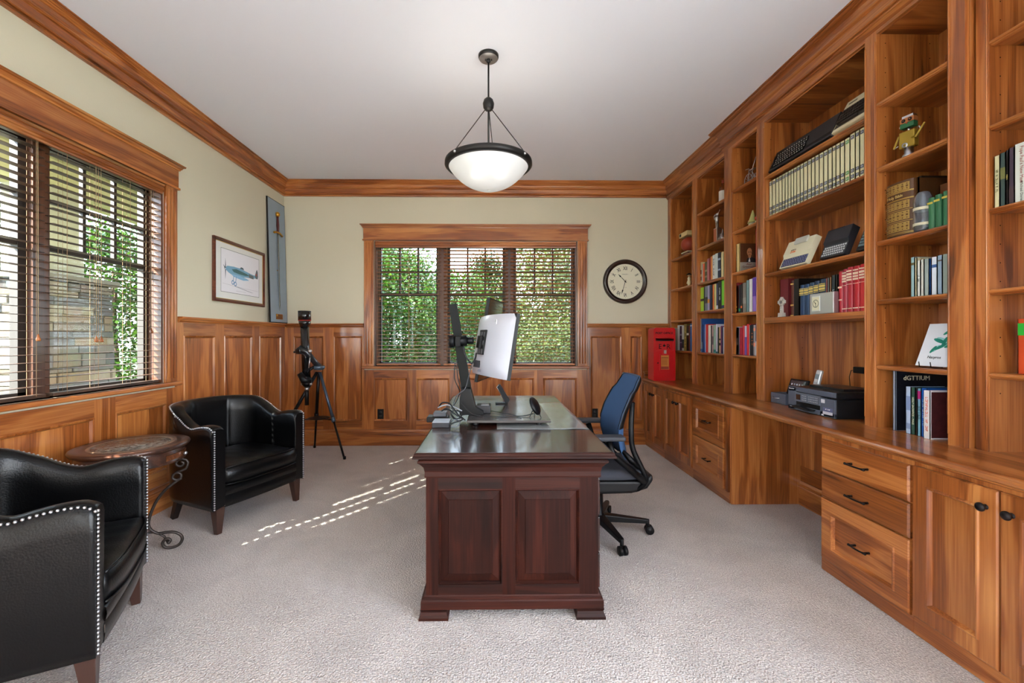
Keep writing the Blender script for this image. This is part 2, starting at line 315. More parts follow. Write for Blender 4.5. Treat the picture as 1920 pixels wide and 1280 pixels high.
# ---------------------------------------------------------------- windows
frame_d=mat('window_sash_paint',(46,40,36),.5)
pane=bpy.data.materials.new('window_pane'); pane.use_nodes=True
n=pane.node_tree.nodes; l=pane.node_tree.links; n.clear(); o_=n.new('ShaderNodeOutputMaterial'); g=n.new('ShaderNodeBsdfGlossy'); tr=n.new('ShaderNodeBsdfTransparent'); ms=n.new('ShaderNodeMixShader')
g.inputs['Roughness'].default_value=.01; ms.inputs[0].default_value=.012; tr.inputs[0].default_value=(.96,.98,.97,1); l.new(tr.outputs[0],ms.inputs[1]); l.new(g.outputs[0],ms.inputs[2]); l.new(ms.outputs[0],o_.inputs[0])
WD=wood('dark_walnut_z','z',(52,28,16),(80,44,25),(108,64,38),.35,.2)
def window(name,loc,rz,x0,x1,mulls,horn=.015):
    r=sroot(name,loc,rz); z0,z1=.945,2.45
    m=MB()
    for (a,b) in ((x0-.118,x0-.004),(x1+.004,x1+.118)):        # fluted side casings
        m.box(a,b,-.024,-.001,z0,2.455)
        for k in range(3):
            q=a+(b-a)*(.22+.28*k); m.tube([(q,-.024,z0+.03),(q,-.024,2.43)],.009,8)
    m.build('side_casing',WZ,r,bevel=.002)
    m=MB(); m.box(x0-.125,x1+.125,-.028,-.001,2.468,2.602)
    m.build('head_casing',WX,r)
    m=MB(); m.sweep([(x0-.125,-.001),(x0-.125,-.029),(x1+.125,-.029),(x1+.125,-.001)],[(0,2.602),(.008,2.604),(.010,2.612),(.018,2.62),(.022,2.63),(.032,2.634),(.036,2.645),(0,2.647)],side=1)
    m.box(x0-.135,x1+.135,-.036,-.001,2.453,2.469); m.build('head_cap',WX,r)
    m=MB(); m.box(x0-.14,x1+.14,-.05,-.001,.915,.945).box(x0,x1,-.001,.15,.925,.945); m.build('sill',WX,r,bevel=.006)
    m=MB(); m.box(x0-.001,x0+.018,0,.155,z0,z1).box(x1-.018,x1+.001,0,.155,z0,z1).box(x0,x1,0,.155,z1-.018,z1); m.build('jamb',WD,r)
    m=MB()
    for q in mulls: m.box(q-.045,q+.045,.06,.155,z0,z1-.018)
    m.build('mullion',WD,r)
    xs=[x0+.018]+[v for q in mulls for v in (q-.045,q+.045)]+[x1-.018]
    for i in range(0,len(xs),2):
        a,b=xs[i],xs[i+1]; f=MB(); w=.04; zt=z1-.018
        f.box(a,a+w,.10,.145,z0,zt).box(b-w,b,.10,.145,z0,zt).box(a,b,.10,.145,z0,z0+w).box(a,b,.10,.145,zt-w,zt)
        f.box(a,b,.105,.14,1.80,1.835)
        for k in (1,2): xx=a+w+(b-a-2*w)*k/3; f.box(xx-.011,xx+.011,.11,.135,1.83,zt-w)
        f.box(a+w,b-w,.11,.135,2.085,2.107)
        s=f.build('sash',frame_d,r)
        B(a+w-.005,b-w+.005,.12,.124,z0+w-.005,zt-w+.005).build('pane',pane,s)
    return r
window('window_1',(XL,0,0),R(90),WL[0],WL[1],[1.648,2.464])
window('added_window',(XL,0,0),R(90),-2.05,.40,[-1.233,-.417])  # unseen window added behind the camera for side light on the cabinets
window('window_2',(0,YB,0),0,WB[0],WB[1],[-.611,.205])
slat_lit=wood('slat_wood_lit','x',(128,70,36),(170,98,52),(200,128,74),.4,.1)  # orange tone puts sunlight bouncing through the back slats into the colour
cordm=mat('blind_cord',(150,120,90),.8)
slat_shaded=wood('slat_wood_shaded','x',(50,34,24),(70,48,34),(88,64,46),.45,.1)  # darker copy of the slat wood, shade of the left blinds in its colour
def blind(loc,rz,x0,x1,ladders,tilt,label,tas,group,holes=()):
    slatm=slat_shaded if rz else slat_lit
    r=thing('window_blind',label,'window blind',loc,rz,group); y=.036; p=.0443; hw=.0245
    n=31; zt=2.345; m=MB(); hx=.013
    for i in range(n):
        z=zt-i*p; t=tilt
        M=Matrix.Translation((0,y,z))@Matrix.Rotation(t,4,'X')
        xs=[x0+.004]+[v for q in holes for v in (q-hx,q+hx)]+[x1-.004]
        for k in range(0,len(xs),2): m.box(xs[k],xs[k+1],-hw,hw,-.0014,.0014,M=M)
        for q in holes: m.box(q-hx,q+hx,-hw,-.011,-.0014,.0014,M=M).box(q-hx,q+hx,.011,hw,-.0014,.0014,M=M)
    m.build('slats',slatm,r)
    B(x0+.003,x1-.003,y-.026,y+.026,.953,.972).build('bottom_rail',slatm,r,bevel=.003)
    B(x0,x1,.008,.062,2.385,2.432).build('headrail',slatm,r)
    m=MB()
    for q in ladders:
        for yy in (y-hw-.002,y+hw+.002): m.box(q-.0012,q+.0012,yy-.0006,yy+.0006,.965,2.39)
        m.tube([(q,y,2.39),(q,y,.97)],.0009,4)
    m.build('ladder_cord',cordm,r)
    for (q,zb) in tas:
        c=MB().tube([(q,y-hw-.010,2.385),(q,y-hw-.012,zb+.03)],.0014,5).build('pull_cord',mat('pull_cord',(176,150,112),.7),r)
        MB().lathe([(0,0),(.010,0),(.012,.012),(.006,.024),(.004,.034),(.002,.04),(0,.04)],12,c=(q,y-hw-.012,zb-.01)).build('tassel',WZ,c)
    return r
def valance(loc,rz,x0,x1,label):
    r=sweepv=MB(); prof=[(0,2.372),(.010,2.374),(.012,2.384),(.018,2.39),(.018,2.398),(.024,2.404),(.024,2.42),(.020,2.426),(.026,2.432),(.03,2.444),(0,2.446)]
    r.sweep([(x0,-.0),(x1,-.0)],prof)
    o=r.build('blind_valance',WX,None); o.location=loc; o.rotation_euler=(0,0,rz); tag(o,label,'valance'); return o
gb='wooden slat blinds in the back window'; gl='wooden slat blinds in the left window'
blind((0,YB,0),0,WB[0]+.02,-.63,[-1.385,-1.02,-.665],R(2),'open wooden slat blind in left third of back window, bushes showing through',[(-1.36,1.75),(-.72,1.75)],gb)
blind((0,YB,0),0,-.60,.19,[-.555,-.2,.15],R(-9),'orange wooden slat blind in middle third of back window behind the monitors',[(.12,2.24)],gb)
blind((0,YB,0),0,.21,WB[1]-.02,[.28,.62,.97],R(-9),'orange wooden slat blind in right third of back window beside the round clock',[(.93,1.72)],gb)
valance((0,YB-.0005,0),0,WB[0]+.018,WB[1]-.018,'brown moulded blind valance across top of back window')
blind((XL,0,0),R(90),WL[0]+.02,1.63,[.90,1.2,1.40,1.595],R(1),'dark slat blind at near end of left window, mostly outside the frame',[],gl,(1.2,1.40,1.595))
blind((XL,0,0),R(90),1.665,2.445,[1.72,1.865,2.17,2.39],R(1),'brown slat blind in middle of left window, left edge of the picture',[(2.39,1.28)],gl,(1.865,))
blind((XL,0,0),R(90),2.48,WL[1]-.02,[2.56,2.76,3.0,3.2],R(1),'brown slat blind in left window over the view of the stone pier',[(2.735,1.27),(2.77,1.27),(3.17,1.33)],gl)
blind((XL,0,0),R(90),-2.0355,.3855,[-1.9,-1.5],R(1),'unseen slat blind added behind the viewer to block direct sun',[],gl)  # added so that no direct sun falls through the unseen window
valance((XL+.0005,0,0),R(90),WL[0]+.018,WL[1]-.018,'brown moulded blind valance across top of left window')
# outlets
def outlet(px,label):
    x=bpx(px); r=thing('wall_outlet',label,'outlet',(x,YB-.008,.37),0,'black wall outlets in the back panelling')
    B(-.037,.037,-.006,0,-.06,.06).build('cover_plate',black,r,bevel=.002)
    for z in (-.022,.022): MB().lathe([(0,-.0085),(.015,-.0085),(.016,-.006)],20,c=(0,0,z),ax='y').build('socket',mat('socket_black',(40,40,42),.3),r)
outlet(714,'black electrical outlet in back panelling left of the desk'); outlet(1115,'black electrical outlet in back panelling right of the desk behind chair armrest')
# ---------------------------------------------------------------- built-in base cabinets (local x runs from the far wall towards the camera, y into the cabinet)
XC=1.84; ZT=.80
def rz_(Y,X=XC,z=0): return (X,Y,z)
def panel_face(m,x0,x1,z0,z1,st=.05,rail=None,yf=-.02,mi=0,mp=0,raised=False):
    rail=rail or st; w=.016
    # frame members as boxes with a chamfered outer edge
    e=.005
    m.ring((x0,x1,z0,z1),0,(x0,x1,z0,z1),yf+e,mi); m.ring((x0,x1,z0,z1),yf+e,(x0+e,x1-e,z0+e,z1-e),yf,mi)
    a=(x0+e,x1-e,z0+e,z1-e); b=(x0+st,x1-st,z0+rail,z1-rail); m.ring(a,yf,b,yf,mi)
    c=(b[0]+.004,b[1]-.004,b[2]+.004,b[3]-.004); m.ring(b,yf,c,yf-.005,mi)
    d=(c[0]+.006,c[1]-.006,c[2]+.006,c[3]-.006); m.ring(c,yf-.005,d,yf-.004,mi)
    g=(d[0]+w*.5,d[1]-w*.5,d[2]+w*.5,d[3]-w*.5); m.ring(d,yf-.004,g,yf+.013,mi)
    return g
def door(parent,x0,x1,z0,z1,kx,kz,panel=True):
    m=MB(); g=panel_face(m,x0,x1,z0,z1,.058,.07)
    d=m.build('door',WZ,parent)
    B(g[0]-.002,g[1]+.002,-.007,-.002,g[2]-.002,g[3]+.002).build('panel',WZ,d)
    k=MB().lathe([(0,-.052),(.010,-.051),(.016,-.045),(.0165,-.040),(.012,-.034),(.006,-.031),(.006,-.024),(.010,-.0205)],20,c=(kx,0,kz),ax='y').build('knob',bronze,d)
    return d
def bar_handle(parent,x,z,w=.10,y=-.02,m_=None):
    m=MB(); pts=[]
    for i in range(13):
        t=i/12; pts.append((x-w/2+w*t, y-.028-.006*math.sin(PI*t), z))
    m.tube(pts,[.0055 if i in(0,1,11,12) else (.0042) for i in range(13)],10)
    for s in (-1,1): m.tube([(x+s*w*.42,y,z),(x+s*w*.42,y-.03,z)],[.006,.0045],10); m.ball((x+s*w/2,y-.028,z),.0065,6)
    return m.build('handle',m_ or bronze,parent)
def drawer(parent,x0,x1,z0,z1,framed):
    m=MB()
    if framed: g=panel_face(m,x0,x1,z0,z1,.065,.062)
    else:
        e=.007; m.ring((x0,x1,z0,z1),0,(x0,x1,z0,z1),-.02+e); m.ring((x0,x1,z0,z1),-.02+e,(x0+e,x1-e,z0+e,z1-e),-.02)
        m.add([(x0+e,-.02,z0+e),(x1-e,-.02,z0+e),(x1-e,-.02,z1-e),(x0+e,-.02,z1-e)],[(0,1,2,3)])
    d=m.build('drawer',WX,parent)
    if framed: B(g[0]-.002,g[1]+.002,-.007,-.002,g[2]-.002,g[3]+.002).build('panel',WX,d); bar_handle(d,(x0+x1)/2,(z0+z1)/2,.095,-.007)
    else: bar_handle(d,(x0+x1)/2,(z0+z1)/2,.11,-.02)
    return d
def carcass(parent,w,zp=.09,depth=.60,side=None):
    m=MB(); m.box(0,w,0,depth,.004,ZT-.045); m.build('carcass',WZ,parent)
    B(0,w,-.004,-.0002,.002,zp).build('plinth',WX,parent)
def cab(name,label,Yf,Yn,group=None):
    return thing(name,label,'cabinet',(XC,Yf,0),R(-90),group), Yf-Yn
g_='built-in base cabinets under the long worktop'
r,w=cab('base_cabinet','walnut base cabinet with two panelled doors at far end by post box',YB-.022,4.5355,g_); carcass(r,w); door(r,.012,.298,.095,.732,.262,.64); door(r,.304,w-.006,.095,.732,.34,.64)
r,w=cab('base_cabinet','walnut base cabinet with two narrow doors beside the far drawer stack',4.5345,3.8855,g_); carcass(r,w); door(r,.008,.322,.095,.732,.285,.64); door(r,.328,w-.004,.095,.732,.365,.64)
r,w=cab('drawer_cabinet','far drawer unit with two framed file drawers left of the knee space',3.8845,3.285,g_); carcass(r,w)
drawer(r,.015,.535,.413,.73,True); drawer(r,.015,.535,.092,.404,True)
m=MB(); m.box(.565,w,-.018,-.001,.09,ZT-.05); m.build('corner_post',WZ,r)
B(w,w+.012,.004,.56,.0,ZT-.045).build('side_panel',WZ,r)
r,w=cab('drawer_cabinet','near drawer unit with two plain drawers above one framed drawer',2.356,1.8375,g_); carcass(r,w)
drawer(r,.012,.512,.568,.73,False); drawer(r,.012,.512,.41,.562,False); drawer(r,.012,.512,.075,.403,True)
B(-.012,0,.004,.56,0,ZT-.045).build('side_panel',WZ,r)
r,w=cab('base_cabinet','nearest walnut base cabinet with two tall panelled doors and black knobs',1.8365,1.17,g_); carcass(r,w,.08); door(r,.006,.322,.085,.735,.285,.665); door(r,.328,w-.006,.085,.735,.365,.665)
r,w=cab('base_cabinet','walnut base cabinet beyond the right edge of the frame',1.169,.9,g_); carcass(r,w)
# back of the knee space
kr=sroot('trim_5',(2.40,3.272,0),R(-90)); B(0,.90,0,.02,0,ZT-.05).build('back_panel',WZ,kr)
B(0,.9,-.018,-.001,.186,.30).build('rail',WX,kr); B(.78,.9,-.018,-.001,.30,.66).build('stile',WZ,kr); B(0,.12,-.018,-.001,.3,.66).build('stile',WZ,kr); B(0,.9,-.018,-.001,.66,.75).build('rail',WX,kr)
MB().sweep([(0,-.001),(.9,-.001)],BBP).build('baseboard',WX,kr)
# long worktop with moulded nosing
m=MB(); m.add(*(lambda P:([(P[k][0],Y,P[k][1]) for Y in (YB-.002,.9) for k in range(len(P))],[(k,(k+1)%len(P),(k+1)%len(P)+len(P),k+len(P)) for k in range(len(P))]+[tuple(range(len(P))),tuple(range(2*len(P)-1,len(P)-1,-1))]))(
  [(2.46,.80),(1.822,.80),(1.812,.796),(1.804,.789),(1.801,.781),(1.804,.773),(1.811,.768),(1.816,.765),(1.816,.761),(1.824,.757),(1.832,.753),(2.46,.753)]))
worktop=m.build('worktop',WY); tag(worktop,'long polished walnut worktop running under the whole bookcase wall','worktop')
r=thing('backsplash','low wooden upstand where the worktop meets the back wall','upstand',(0,YB-.022,ZT)); B(1.83,2.1,-.018,0,0,.065).build('board',WX,r,bevel=.003); B(1.82,2.1,-.024,0,.065,.08).build('cap',WX,r,bevel=.003)
# ---------------------------------------------------------------- bookcase bays
BD=2.43
def nose(x0,x1,z,y,t=.026):
    P=[(y+.02,z),(y-.002,z),(y-.010,z-.003),(y-.014,z-.010),(y-.012,z-.016),(y-.006,z-.019),(y-.005,z-.022),(y+.004,z-t),(y+.02,z-t)]
    return P
def bay(label,X,Yf,Yn,sf,sn,shelves,top=2.94,dz=None,group='built-in bookcase bays'):
    """opening from Yf (far) to Yn (near); sf/sn widths of the face stiles beside it"""
    r=thing('bookcase',label,'bookcase',(X,Yf,ZT),R(-90),group); w=Yf-Yn; D=BD-X
    B(-.018,0,.004,D,0,2.2).build('side_panel',WZ,r); B(w,w+.018,.004,D,0,2.2).build('side_panel',WZ,r)
    B(-.018,w+.018,D,D+.01,0,2.2).build('back_panel',WZ,r)
    B(0,w,.02,D,top-ZT,top-ZT+.012).build('top_panel',WY,r)
    for (a,b,side) in ((-sf,0,1),(w,w+sn,-1)):
        if b-a<=.002: continue
        m=MB(); m.box(a+.0002,b-.0002,0,.02,0,2.2)
        e=b if side==1 else a
        m.tube([(e-side*.006,-.002,.05),(e-side*.006,-.002,top-ZT-.04)],.0042,8)
        m.build('stile',WZ,r,bevel=.0012)
    B(0,w,0,.02,top-ZT,2.2).build('rail',WX,r)
    for z in shelves:
        fixed=isinstance(z,tuple)
        if fixed:
            B(0,w,-.006,D,z[0]-.042-ZT,z[0]-ZT).build('shelf',WX,r,bevel=.003); continue
        P=nose(0,w,z-ZT,.012); m=MB(); n=len(P)
        m.add([(xx,p[0],p[1]) for xx in (.002,w-.002) for p in P],[(k,(k+1)%n,(k+1)%n+n,k+n) for k in range(n)]+[tuple(range(n)),tuple(range(2*n-1,n-1,-1))])
        m.box(.002,w-.002,.03,D-.002,z-ZT-.02,z-ZT)
        m.build('shelf',WX,r)
    m=MB()
    for k in range(24):
        for yy in (.05,D-.05): m.lathe([(0,0),(.003,0)],6,c=(.0006,yy,.25+k*.08),M=None,ax='x')
    m.build('shelf_pin_holes',mat('pin_hole',(18,10,6),.9),r)
    return r
SH=[2.568,2.211,1.853,1.497,1.141]
bay('far bookcase bay against back wall with ball ornament at top',XA,5.06,4.52,.095,.055,[2.568-.355*1,1.858,1.488,1.141])
bay('second bookcase bay from back wall, three shelves of mixed paperbacks',XA,4.41,3.845,.054,.024,[2.572,2.214,1.855,1.56,1.138])
bay('narrow bookcase bay with wire bicycle ornament on its top shelf',XM,3.69,3.345,.13,.045,[2.57,2.208,1.853,1.5,1.141])
bay('widest bookcase bay with old computers above the printer',XM,3.25,2.365,.049,.035,[2.525,2.208,1.779,(1.44,)])
bay('tall bookcase bay with tin robot, old bible and easel print',XM,2.293,1.928,.036,.072,[2.563,2.211,1.811,1.494,1.141])
bay('nearest bookcase bay at right edge of the picture',XA,1.80,1.2,.05,.06,[2.561,2.199,1.842,1.496,1.139])
# returns of the projecting middle section
m=MB(); m.box(XM+.021,XA+.03,3.797,3.8195,ZT,2.94).box(XM+.021,XA+.03,1.8565,1.879,ZT,2.94); m.build('trim_6',WZ); struct(bpy.data.objects['trim_6'])
B(XA+.001,XA+.02,.9,1.138,ZT,2.98).build('trim_7',WZ); struct(bpy.data.objects['trim_7'])
# ---------------------------------------------------------------- things on the shelves
XP=lambda X,x: yat(x,X)
ORD=['','first','second','third','fourth','fifth','sixth','seventh','eighth','ninth','tenth','eleventh','twelfth','thirteenth','fourteenth','fifteenth','sixteenth','seventeenth','eighteenth','nineteenth','twentieth','twenty-first','twenty-second','twenty-third','twenty-fourth','twenty-fifth','twenty-sixth']
def bmat(c): return mat('cover_%d_%d_%d'%c,c,.45,coat=.1)
def book(label,X,Yf,Yn,z,h,d,c,title=None,tc=(235,230,215),ts=None,bands=None,group=None,rounded=False,lean=0,cat='book',pts=None):
    for (a,b) in ((5.06,4.52),(4.41,3.845),(3.69,3.345),(3.25,2.365),(2.293,1.928),(1.80,1.2)):
        if b-.05<Yf-.004<a+.06: Yf=min(Yf,a-.002); Yn=max(Yn,b+.002)
    w=max(.006,abs(Yf-Yn)-.0008)
    r=thing('book',label,cat,(X,Yf-.0004,z),R(-90),group)
    if lean: r.rotation_euler=(0,lean,R(-90))
    m=MB(); b=.0025
    if rounded:
        P=[(0,.012)]+[(w/2-w/2*math.cos(PI*i/8),.012-.012*math.sin(PI*i/8)) for i in range(1,8)]+[(w,.012),(w,.016),(0,.016)]
        m.prism(P,0,h,plane='xy')
        m.box(0,b,.014,d,0,h).box(w-b,w,.014,d,0,h)
    else: m.box(0,w,0,.003,0,h).box(0,b,0,d,0,h).box(w-b,w,0,d,0,h)
    m.build('cover',bmat(c),r)
    B(b,w-b,.0125 if rounded else .003,d-.004,.004,h-.004).build('page_block',pages,r)
    yf=-.0012
    if bands:
        q=MB()
        for (z0,z1) in bands: q.box(.001,w-.001,yf,-.0001,h*z0,h*z1)
        q.build('spine_band',bmat(tc),r)
    if title:
        n=int(title[1:]) if title[0]=='~' else len(title); s=min(w*.62,h*.8/(n*.62)) if ts is None else ts
        text('spine_title',title,s,(w/2,yf,h*.5),bmat(pts or tc),r,'v',.0004)
    return r
def row(X,z,spec,shelf,group,d=.2,dz=0):
    n=len(spec)
    for i,sp_ in enumerate(spec):
        x0,x1,h,c,look=sp_[:5]; kw=sp_[5] if len(sp_)>5 else {}
        kw=dict(kw); dd=kw.pop('d',d); ord_=ORD[i+1]
        book('%s, %s from left, %s'%(look,ord_,shelf),X,XP(X,x0),XP(X,x1),z,h,dd,c,group=group,**kw)
XAb=XA+.035; XMb=XM+.035
row(XAb,1.142,[(1264,1270.5,.26,(150,156,140),'pale green book half behind red post box'),(1270.5,1274.6,.29,(206,212,206),'slim white-green book'),(1274.6,1278.5,.28,(70,40,70),'dark purple patterned book',dict(bands=[(.3,.34),(.6,.68)],tc=(150,130,150))),(1278.5,1282.5,.28,(196,190,180),'cream and grey book',dict(bands=[(.1,.45)],tc=(50,50,48))),(1282.5,1287.5,.30,(128,112,54),'olive book with gold lettering',dict(title='~13',tc=(214,190,110))),(1287.5,1291.5,.28,(16,15,14),'black book with small white leaf mark',dict(bands=[(.62,.7)],tc=(220,215,200))),(1291.5,1294,.28,(120,58,36),'thin brown book'),(1294,1298.6,.30,(20,98,160),'glossy blue book against the stile',dict(bands=[(.9,.94)],tc=(190,215,240)))],'far bay lowest shelf','books in the far bay',.22)
row(XAb,1.139,[(1310.5,1314.6,.345,(232,228,214),'tall cream book with blue foot',dict(d=.27,bands=[(.02,.1)],tc=(60,100,150))),(1314.7,1317.4,.345,(38,84,150),'tall blue picture book rising above its neighbours',dict(d=.27,bands=[(.1,.3)],tc=(120,140,160))),(1317.5,1318.9,.28,(20,44,96),'thin navy book'),(1318.9,1321.8,.285,(30,92,170),'bright blue book'),(1321.8,1323.6,.285,(190,190,224),'thin lilac book'),(1323.6,1327.8,.285,(214,52,48),'bright red book'),(1327.8,1333,.275,(232,226,214),'white book with grey edge'),(1333,1335,.27,(44,44,50),'thin dark grey book'),(1335,1337.7,.27,(206,176,172),'pinkish book with grey stripe',dict(bands=[(.3,.6)],tc=(120,110,112))),(1337.7,1342.4,.275,(150,178,160),'sea green book',dict(bands=[(.02,.12)],tc=(40,120,120))),(1342.4,1345.7,.28,(220,218,232),'white-lilac book with teal foot',dict(bands=[(.0,.06)],tc=(20,110,130))),(1345.8,1348.5,.25,(40,52,40),'dark green magazine volume'),(1348.5,1351.2,.25,(224,190,140),'cream and orange patterned book',dict(bands=[(.3,.4),(.5,.56)],tc=(60,40,30))),(1351.2,1353.6,.26,(120,60,110),'purple book'),(1353.6,1356,.25,(40,56,92),'thin slate blue book'),(1356,1358.4,.25,(222,220,224),'thin white book by the stile')],'second bay lowest shelf','books on the lowest shelf of the second bay',.2)
row(XAb,1.561,[(1313,1319.8,.245,(160,205,60),'lime green book with black blots',dict(bands=[(.42,.52)],tc=(30,30,30))),(1319.8,1321.8,.245,(26,40,22),'thin black-green book'),(1321.8,1326.8,.25,(120,132,146),'grey book with dark rocks pattern',dict(bands=[(.3,.55)],tc=(60,66,60))),(1326.8,1330.6,.25,(176,170,206),'lilac book with orange patch',dict(bands=[(.3,.45)],tc=(230,160,70))),(1330.6,1335,.25,(34,40,70),'navy book'),(1336,1339.4,.25,(220,120,60),'orange book'),(1339.4,1343,.25,(236,224,150),'pale yellow book'),(1343,1346.2,.25,(70,78,110),'slate book with white foot',dict(bands=[(.02,.15)],tc=(220,220,224))),(1346.2,1353,.262,(16,16,18),'thick black book with large white capitals',dict(title='~12',ts=.021,tc=(236,236,232))),(1353,1358.2,.265,(120,205,50),'bright lime book',dict(bands=[(.02,.12)],tc=(40,50,90)))],'second bay lower middle shelf','books on the lower middle shelf of the second bay',.2)
row(XAb,1.856,[(1306.6,1309.8,.17,(110,160,210),'short light blue book'),(1310,1315.5,.215,(226,206,150),'cream book with red and black picture spine',dict(bands=[(.12,.3),(.42,.62)],tc=(120,40,30))),(1315.7,1318,.19,(190,186,180),'thin grey book'),(1318,1321.4,.19,(226,104,60),'short orange book'),(1321.6,1326,.2,(94,86,60),'olive grey patterned book',dict(bands=[(.2,.3),(.5,.6)],tc=(150,140,110))),(1326,1329.8,.225,(190,116,120),'dusty pink book'),(1330,1332.8,.23,(156,40,40),'dark red book'),(1332.8,1336,.235,(232,150,80),'orange and white book'),(1336,1340.6,.24,(230,228,222),'white book with black capitals',dict(title='~11',tc=(20,20,22))),(1340.6,1346,.245,(216,226,226),'thick pale grey book'),(1346,1351.4,.245,(28,40,72),'navy book with pale symbols',dict(bands=[(.7,.78),(.3,.36)],tc=(160,180,210))),(1352,1357,.24,(232,212,158),'cream book beside the stile')],'second bay upper middle shelf','books on the upper middle shelf of the second bay',.19)
row(XMb,1.142,[(1373.6,1375.4,.235,(40,40,44),'thin black book'),(1375.4,1379.4,.24,(222,214,186),'cream book with black edge'),(1379.4,1381,.24,(24,44,36),'thin dark green book'),(1381,1384.4,.24,(200,204,214),'white-grey book',dict(bands=[(.35,.6)],tc=(30,32,36))),(1384.4,1387,.235,(150,136,150),'mauve-grey book'),(1387,1392.4,.235,(170,30,56),'crimson book'),(1392.6,1396,.25,(226,70,80),'coral red book'),(1396.2,1400.4,.245,(214,200,224),'white-topped book with purple lower half',dict(bands=[(.0,.62)],tc=(120,84,170))),(1400.4,1404.8,.26,(222,54,56),'tall red book'),(1404.8,1406.2,.25,(230,226,222),'thin white book'),(1406.2,1408,.25,(20,20,24),'thin black book'),(1408,1412.8,.255,(30,34,48),'black book with orange lettering',dict(title='~10',tc=(236,140,50))),(1412.8,1416.8,.25,(170,160,160),'grey and peach book',dict(bands=[(.3,.42),(.8,.9)],tc=(240,160,130))),(1416.8,1421,.26,(60,80,110),'blue book with white foot',dict(bands=[(.0,.45)],tc=(216,220,226)))],'narrow bay lowest shelf','books on the lowest shelf of the narrow bay',.17)
bk=row(XMb,1.501,[(1372.6,1375.6,.262,(120,20,24),'tall dark red and black book',dict(d=.26)),(1379.6,1381.8,.235,(30,34,26),'black book with rainbow foot',dict(bands=[(.08,.14),(.2,.26)],tc=(230,170,40))),(1381.8,1384.4,.24,(26,70,66),'dark teal book'),(1384.6,1388.4,.24,(22,24,40),'black book with rainbow stripes near its foot',dict(bands=[(.06,.16)],tc=(30,140,90))),(1388.6,1391.8,.245,(36,38,40),'charcoal book with orange stripe',dict(bands=[(.16,.24)],tc=(236,110,50))),(1392.4,1399.2,.25,(126,118,110),'thick grey-brown book',dict(bands=[(.3,.5)],tc=(150,144,136))),(1399.4,1404.8,.265,(112,144,146),'grey-teal book'),(1404.8,1411,.27,(226,224,226),'white book'),(1411,1418.4,.275,(150,110,200),'violet book with darker purple top',dict(bands=[(.45,.99)],tc=(90,50,160))),(1418.4,1421.4,.285,(222,226,222),'thin white book beside the stile')],'narrow bay shelf above','books on the lower middle shelf of the narrow bay',.16)
# biography with its front cover towards the camera
book('black book with green and white lettering left of biography',XMb,XP(XMb,1375),XP(XMb,1379.2),1.854,.235,.18,(16,18,18),title='~9',tc=(180,210,190),group='books beside the biography')
gy=XP(XMb,1386); r=book('biography with portrait of bald man in suit on its cover',XMb,XP(XMb,1379.4),gy,1.854,.245,.155,(232,206,140),group='books beside the biography')
w=XP(XMb,1379.4)-gy; m_=mat('cover_brown',(86,48,26),.4)
cov=B(w,w+.0015,.002,.152,.082,.243).build('front_cover',m_,r); B(w,w+.0015,.002,.152,.002,.082).build('cover_band',mat('cover_grey',(150,140,130),.5),r)
M=Matrix.Translation((w+.0016,0,0))@Matrix.Rotation(R(90),4,'Z')      # art plane: local x along depth
m=MB(); pr=[(.055,.082),(.062,.112),(.078,.128),(.10,.128),(.125,.116),(.15,.10),(.152,.082)]; m.prism(pr,-.0008,-.0001,M=M); m.build('portrait_suit',mat('suit_dark',(22,24,30),.6),r)
m=MB(); m.prism([(.083+.023*math.cos(a*PI/10),.168+.036*math.sin(a*PI/10)*(1 if math.sin(a*PI/10)>0 else .95)) for a in range(20)],-.0012,-.0008,M=M); m.prism([(.072,.12),(.094,.12),(.096,.145),(.072,.14)],-.0011,-.0008,M=M)
m.build('portrait_face',mat('portrait_skin',(176,116,78),.6),r)
m=MB(); m.prism([(.07,.17),(.082,.172),(.082,.167),(.07,.165)],-.0016,-.0012,M=M).prism([(.088,.172),(.099,.170),(.099,.165),(.088,.167)],-.0016,-.0012,M=M).prism([(.074,.146),(.09,.148),(.09,.145),(.074,.143)],-.0016,-.0012,M=M).prism([(.098,.2),(.108,.18),(.108,.15),(.1,.15),(.103,.175)],-.0016,-.0012,M=M); m.build('portrait_shading_ink',mat('portrait_ink',(60,34,22),.7),r)
m=MB(); m.prism([(.072,.086),(.082,.125),(.09,.086)],-.0014,-.0009,M=M); m.build('portrait_shirt',white,r)
for s_,z_,sz in (('Alan',.065,.026),('Greenspan',.043,.026),('~16',.018,.009)):
    t_=text('cover_title',s_,sz,(w+.0018,.08,z_),mat('title_maroon',(110,40,30),.6),r); t_.rotation_euler=(0,0,R(90))
book('tall red book standing right of biography',XMb,XP(XMb,1417),XP(XMb,1421.3),1.854,.31,.16,(206,44,56),group='books beside the biography')
